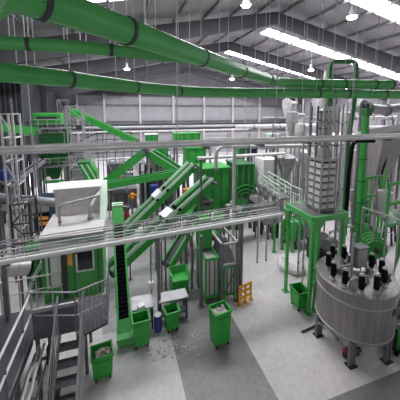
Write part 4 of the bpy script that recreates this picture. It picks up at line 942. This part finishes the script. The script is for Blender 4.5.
# ================================================================== near left: walkway, landing, spiral stair
zd = 1.2
def D(x, y): 
    p = P(x, y, z=zd); return p
L0 = D(34, 338); L1 = D(77, 338); L2 = vv(L1.x + .62, L1.y + .25, zd); Lb = L0.y + .95
t = thing('stair_landing', 'grey steel stair landing with solid front panel and mesh side rail at lower left', 'landing', low((L0 + L1) / 2))
MB().bb((L0.x, L0.y, zd - .05), (L1.x, Lb, zd)).loft([[vv(L1.x, L1.y, zd - .05), vv(L2.x, L2.y, zd - .05), vv(L2.x, Lb, zd - .05), vv(L1.x, Lb, zd - .05)], [vv(L1.x, L1.y, zd), vv(L2.x, L2.y, zd), vv(L2.x, Lb, zd), vv(L1.x, Lb, zd)]]).build('deck', M['dark'], t)
MB().bb((L0.x, L0.y - .02, zd - .05), (L1.x, L0.y, zd + .62)).build('front_panel', M['panel'], t)
MB().bb((L0.x - .01, L0.y - .035, zd + .58), (L1.x + .01, L0.y + .01, zd + .66)).build('panel_rim', M['steel'], t)
rail(t, [vv(L0.x, L0.y, zd), vv(L1.x, L1.y, zd)], 1.05, 'steel', .018, .5, 1)
rail(t, [vv(L1.x, L1.y, zd), L2, vv(L2.x, Lb, zd)], 1.05, 'steel', .018, .5, 1, balusters=.1)
for a, q in ((L1, L2), (L2, vv(L2.x, Lb, zd))): MB().bar(a + vv(0, 0, .05), q + vv(0, 0, .95), .018).bar(a + vv(0, 0, .95), q + vv(0, 0, .05), .018).build('cross_brace', M['steel'], t)
for x, y in ((L0.x + .05, L0.y + .05), (L1.x + .12, L1.y + .3), (L1.x + .12, Lb - .05), (L0.x + .05, Lb - .05)): MB().bb((x - .035, y - .035, 0), (x + .035, y + .035, zd - .05)).build('leg', M['grey'], t)
# walkway running towards the camera at left
W1 = L0.x - .02
t = thing('grating_walkway', 'dark grating walkway along the lower left with white handrails', 'walkway', (W1 - .9, L0.y - 1, 0))
MB().bb((W1 - 2.2, 2.6, zd - .06), (W1, Lb, zd)).build('deck', M['dark'], t)
MB().bb((W1 - .03, 2.6, zd - .14), (W1, L0.y, zd + .05)).build('edge_beam', M['grey'], t)
a0 = P(-4, 362, z=zd + .95); a1 = P(28, 301, z=zd + .95); xr = (a0.x + a1.x) / 2
for h, nm in ((.95, 'top_rail'), (.5, 'mid_rail')): MB().tube([(xr, 2.8, zd + h), (xr, a1.y + .3, zd + h)], .024, 8).build(nm, M['white'], t, smooth=True)
y = 2.9
while y < a1.y + .35: MB().tube([(xr, y, zd), (xr, y, zd + .95)], .022, 8).build('post', M['grey'], t, smooth=True); y += .85
for x in (W1 - 2.1, W1 - .1):
    for y in (3.2, 5.2): MB().bb((x - .04, y - .04, 0), (x + .04, y + .04, zd - .06)).build('leg', M['grey'], t)
# stair descending toward the camera from the landing
n = 6; sx0, sx1 = L1.x - .38, L1.x + .12
t = thing('steel_stair', 'grey steel stair going down from the landing beside the nearest green bin', 'stair', (sx0, L0.y - .9, 0))
for s, x in ((0, sx0), (1, sx1)): MB().bar((x, L0.y, zd - .05), (x, L0.y - 1.45, .02), .03, .16).build('stringer', M['steel'], t)
for k in range(n):
    z = zd - (k + 1) * zd / (n + .6); y = L0.y - .12 - k * .225; MB().bb((sx0, y - .2, z - .02), (sx1, y + .02, z)).bb((sx0, y, z - zd / (n + .6)), (sx1, y + .02, z)).build('tread', M['panel'], t)
for x in (sx0, sx1):
    a = vv(x, L0.y, zd); q = vv(x, L0.y - 1.4, .05)
    MB().tube([a + vv(0, 0, .85), q + vv(0, 0, .85)], .018, 8).build('handrail', M['steel'], t)
    for k in range(12): c = a.lerp(q, k / 11); MB().tube([c, c + vv(0, 0, .85)], .011, 6).build('baluster', M['steel'], t)
c = low(P(50, 352, z=.6)); c = vv(sx0 - .14, L0.y - .25, 0)
post('stair_column', 'dark thick column below the landing beside the stair', c, low(c, zd - .06), .12, 'dark')
for i, o in enumerate((.10, .20)):
    x = W1 + o; pts = [vv(x, L0.y + .0, zd - .2 + .02 * i)] + [vv(x + .02 * math.sin(k * 2.1 + i), L0.y - k * .3, zd - .22 - .01 * k) for k in range(1, 9)]
    pipe('white_cable', ('left', 'right')[i] + ' one of the two white cables running beside the walkway edge', pts, .028, 'white', .1, cat='cable', group='white cables by the walkway')
t = thing('cable_ladder', 'narrow grey ladder bracket carrying the white cables by the walkway', 'cable tray', (W1 + .16, L0.y - 1, 0))
for s in (.02, .3): MB().bb((W1 + s - .01, L0.y - 2.5, zd - .42), (W1 + s + .01, L0.y, zd - .34)).build('side_rail', M['grey'], t)
for k in range(6): MB().bb((W1 + .02, L0.y - .2 - k * .42, zd - .4), (W1 + .3, L0.y - .16 - k * .42, zd - .35)).build('rung', M['grey'], t)
for k in (0, 1): MB().bb((W1 + .12, L0.y - .3 - k * 1.9, 0), (W1 + .18, L0.y - .24 - k * 1.9, zd - .4)).build('leg', M['grey'], t)
# thin white handrails left of the cabin door
a = P(-4, 284, d=6.3); q = P(62, 272, d=7.6)
t = thing('guard_rail', 'thin white guard rail under the thick silver duct at left', 'railing', low((a + q) / 2)); MB().tube([a, q], .018, 8).build('top_rail', M['light'], t); MB().tube([a - vv(0, 0, .4), q - vv(0, 0, .4)], .015, 8).build('mid_rail', M['light'], t)
for k in (.05, .3, .55, .8, .98): c = a.lerp(q, k); MB().tube([low(c), c], .02, 8).build('post', M['steel'], t)
# ================================================================== background plant
for i, (x0, x1, y, d, r, m, lb) in enumerate((
    (82, 330, 128, 24, .12, 'steel', 'long grey far pipe just under the window band of the back wall'),
    (70, 250, 133, 22, .07, 'light', 'thin pale far pipe below the green falling conveyor'),
    (90, 190, 153, 20, .09, 'grey', 'grey far pipe behind the conveyor peak'),
    (96, 180, 160, 18, .07, 'light', 'thin pale far pipe low behind the rising conveyor'),
    (236, 318, 127, 17, .12, 'light', 'pale fat far pipe above the pale green machine on the mezzanine'),
    (262, 332, 118, 15.5, .06, 'steel', 'thin grey far pipe left of the tray tower top'),
    (338, 402, 152, 13.5, .07, 'light', 'pale pipe passing behind the elevator leg and the tapered hopper'),
    (340, 402, 118, 13, .1, 'light', 'fat pale pipe high behind the elevator leg'))):
    a = P(x0, y, d=d); q = P(x1, y, Y=a.y); q.z = a.z
    t = pipe('far_pipe', lb, [a, q], r, m, flanges=(.2, .5, .8))
    for k in (.15, .85): c = a.lerp(q, k); MB().bar(low(c), c, .07).build('support_leg', M['grey'], t)
# rails of the far gallery left of the falling conveyor
a = P(80, 141, d=19); q = P(97, 133, d=19); e = P(132, 133, d=19); e.y = q.y; e.z = q.z
t = thing('gallery_rail', 'dark far gallery rail with a sloping end below the falling conveyor', 'railing', low(q))
MB().tube([a, q, e], .05, 6).build('top_rail', M['dark'], t); MB().tube([a - vv(0, 0, .5), q - vv(0, 0, .5), e - vv(0, 0, .5)], .04, 6).build('mid_rail', M['dark'], t)
for k in range(5): c = q.lerp(e, k / 4); MB().bar(low(c), c, .06).build('post', M['dark'], t)
# truss girders between the far conveyors
def truss(label, p, q, h, n, m='steel', legs=True):
    t = thing('truss_girder', label, 'girder', low((p + q) / 2)); u = vv(0, 0, h)
    MB().bar(p, q, .07).build('bottom_chord', M[m], t); MB().bar(p + u, q + u, .07).build('top_chord', M[m], t)
    for k in range(n): a = p.lerp(q, k / n); b = p.lerp(q, (k + 1) / n); (MB().bar(a, b + u, .045) if k % 2 else MB().bar(a + u, b, .045)).build('diagonal', M[m], t)
    if legs:
        for k in (.05, .95): c = p.lerp(q, k); MB().bar(low(c), c, .09).build('leg', M[m], t)
a = P(108, 176, d=17); q = P(172, 176, Y=a.y); truss('grey lattice girder under the conveyor peak', a, q, .9, 10)
a = P(236, 176, d=16.5); q = P(330, 176, Y=a.y); truss('grey lattice girder behind the silos in the middle right', a, q, .6, 14, 'light')
a = P(0, 178, d=13.5); q = P(24, 178, Y=a.y); truss('dark lattice girder at the left edge beyond the bright lattice tower', a, q, .7, 5, 'dark')
# sorting machine attachments
def chute(label, p, q, w0, w1, m, parts=True):
    t = thing('drop_chute', label, 'chute', low(q)); d = (q - p).normalized(); sd = d.cross(vv(0, 0, 1)).normalized(); u = sd.cross(d).normalized()
    MB().loft([[c - sd * w - u * w, c + sd * w - u * w, c + sd * w + u * w, c - sd * w + u * w] for c, w in ((p, w0), (q, w1))]).build('body', M[m], t)
    for c, w in ((p, w0), (q, w1)): MB().bar(c - d * .03, c + d * .03, w * 2.2, w * 2.2).build('flange', M['dark' if m != 'dark' else 'grey'], t)
    MB().bar(p.lerp(q, .5) + u * (w0 + w1) * .5, p.lerp(q, .5) + u * ((w0 + w1) * .5 + .05), w0, w0).build('inspection_door', M['light'], t)
    a = p.lerp(q, .8); MB().bar(low(a), a, .06).build('leg', M['grey'], t)
chute('green slanting chute between the twin conveyors and the sorting machine', P(199, 196, d=11.6), P(188, 219, d=11), .28, .2, 'green')
chute('wide green chute dropping behind the low pipe bundle below the sorter', P(222, 214, d=10.6), P(213, 238, d=9.8), .26, .16, 'green')
chute('dark green chute below the drum sieve', P(246, 200, d=11.8), P(238, 222, d=11.4), .3, .18, 'deep')
# drive motors along the machines
for i, (x, y, d, m, lb) in enumerate(((187, 190, 12.1, 'orange', 'rusty orange gear motor between the twin conveyors'), (207, 203, 10.8, 'dark', 'dark gear motor on the front of the sorting machine'), (229, 206, 11.3, 'steel', 'grey gear motor at the lower right corner of the sorting machine'), (143, 214, 12, 'white', 'white gear motor behind the upper twin conveyor'), (256, 213, 12, 'dark', 'dark gear motor left of the far grey tanks'))):
    c = P(x, y, d=d); t = thing('gear_motor', lb, 'motor', low(c)); MB().tube([c - vv(.18, 0, 0), c + vv(.1, 0, 0)], .11, 14).build('housing', M[m], t, smooth=True); MB().box(c + vv(.18, 0, 0), (.16, .24, .24)).build('gearbox', M['grey'], t); MB().bar(low(c), c - vv(0, 0, .1), .05).build('stand', M['grey'], t)
# small cyclones and vents in the middle right
for i, (x, y, d, s, m, lb) in enumerate(((292, 122, 13.5, 1.0, 'steel', 'grey far cyclone left of the tray tower top'), (300, 132, 13, .8, 'light', 'small pale far cyclone beside the tall thin pipes'), (287, 108, 19, 1.1, 'light', 'pale far cyclone just under the paired green ducts'), (345, 122, 12.5, .9, 'light', 'pale cyclone behind the slender green downpipe'))):
    c = P(x, y, d=d); t = thing('cyclone', lb, 'cyclone', low(c))
    MB().lathe(c, [(.3 * s, 0), (.3 * s, .5 * s), (.12 * s, .55 * s), (.12 * s, .8 * s)], 20).build('shell', M[m], t, smooth=True); MB().lathe(c, [(.07, -.7 * s), (.3 * s, 0)], 20).build('cone', M[m], t, smooth=True)
    MB().tube([c + vv(0, 0, -.7 * s), low(c)], .06, 8).build('down_leg', M['steel'], t); MB().tube([c + vv(.2 * s, 0, .35 * s), c + vv(.8 * s, .1, .35 * s)], .1 * s, 10).build('inlet', M[m], t, smooth=True)
# pipes lower right, between the tower and the right edge
for i, (pts, r, m, lb) in enumerate((
    ([(330, 232, 9.6), (345, 226, 9.8), (360, 228, 10)], .05, 'light', 'pale bent pipe under the tray tower platform'),
    ([(372, 200, 9.6), (372, 226, 9.4), (381, 232, 9.2)], .045, 'light', 'pale elbow pipe above the ribbed green drum'),
    ([(340, 224, 10.6), (352, 222, 10.8), (352, 190, 10.8)], .06, 'steel', 'grey elbow pipe left of the elevator leg'),
    ([(386, 236, 9.8), (386, 205, 10), (398, 200, 10.4)], .05, 'green', 'green elbow pipe behind the tank stand'),
    ([(310, 252, 8.6), (318, 248, 8.9), (326, 252, 9.2)], .06, 'dark', 'dark hose at the back left of the mixing tank'))):
    q = [P(*k[:2], d=k[2]) for k in pts]; t = pipe('process_pipe', lb, q, r, m, .12, flanges=(.25, .75)); c = q[0]; MB().bar(low(c), c, .04).build('support_leg', M['grey'], t)
# ================================================================== light
w = bpy.data.worlds.new('world'); S.world = w; w.use_nodes = True
bg = w.node_tree.nodes['Background']; bg.inputs['Color'].default_value = (.93, .95, 1, 1); bg.inputs['Strength'].default_value = .3
S.view_settings.view_transform = 'Standard'; S.view_settings.look = 'None'; S.view_settings.gamma = 1; S.view_settings.exposure = 0.5
S.view_settings.use_curve_mapping = False
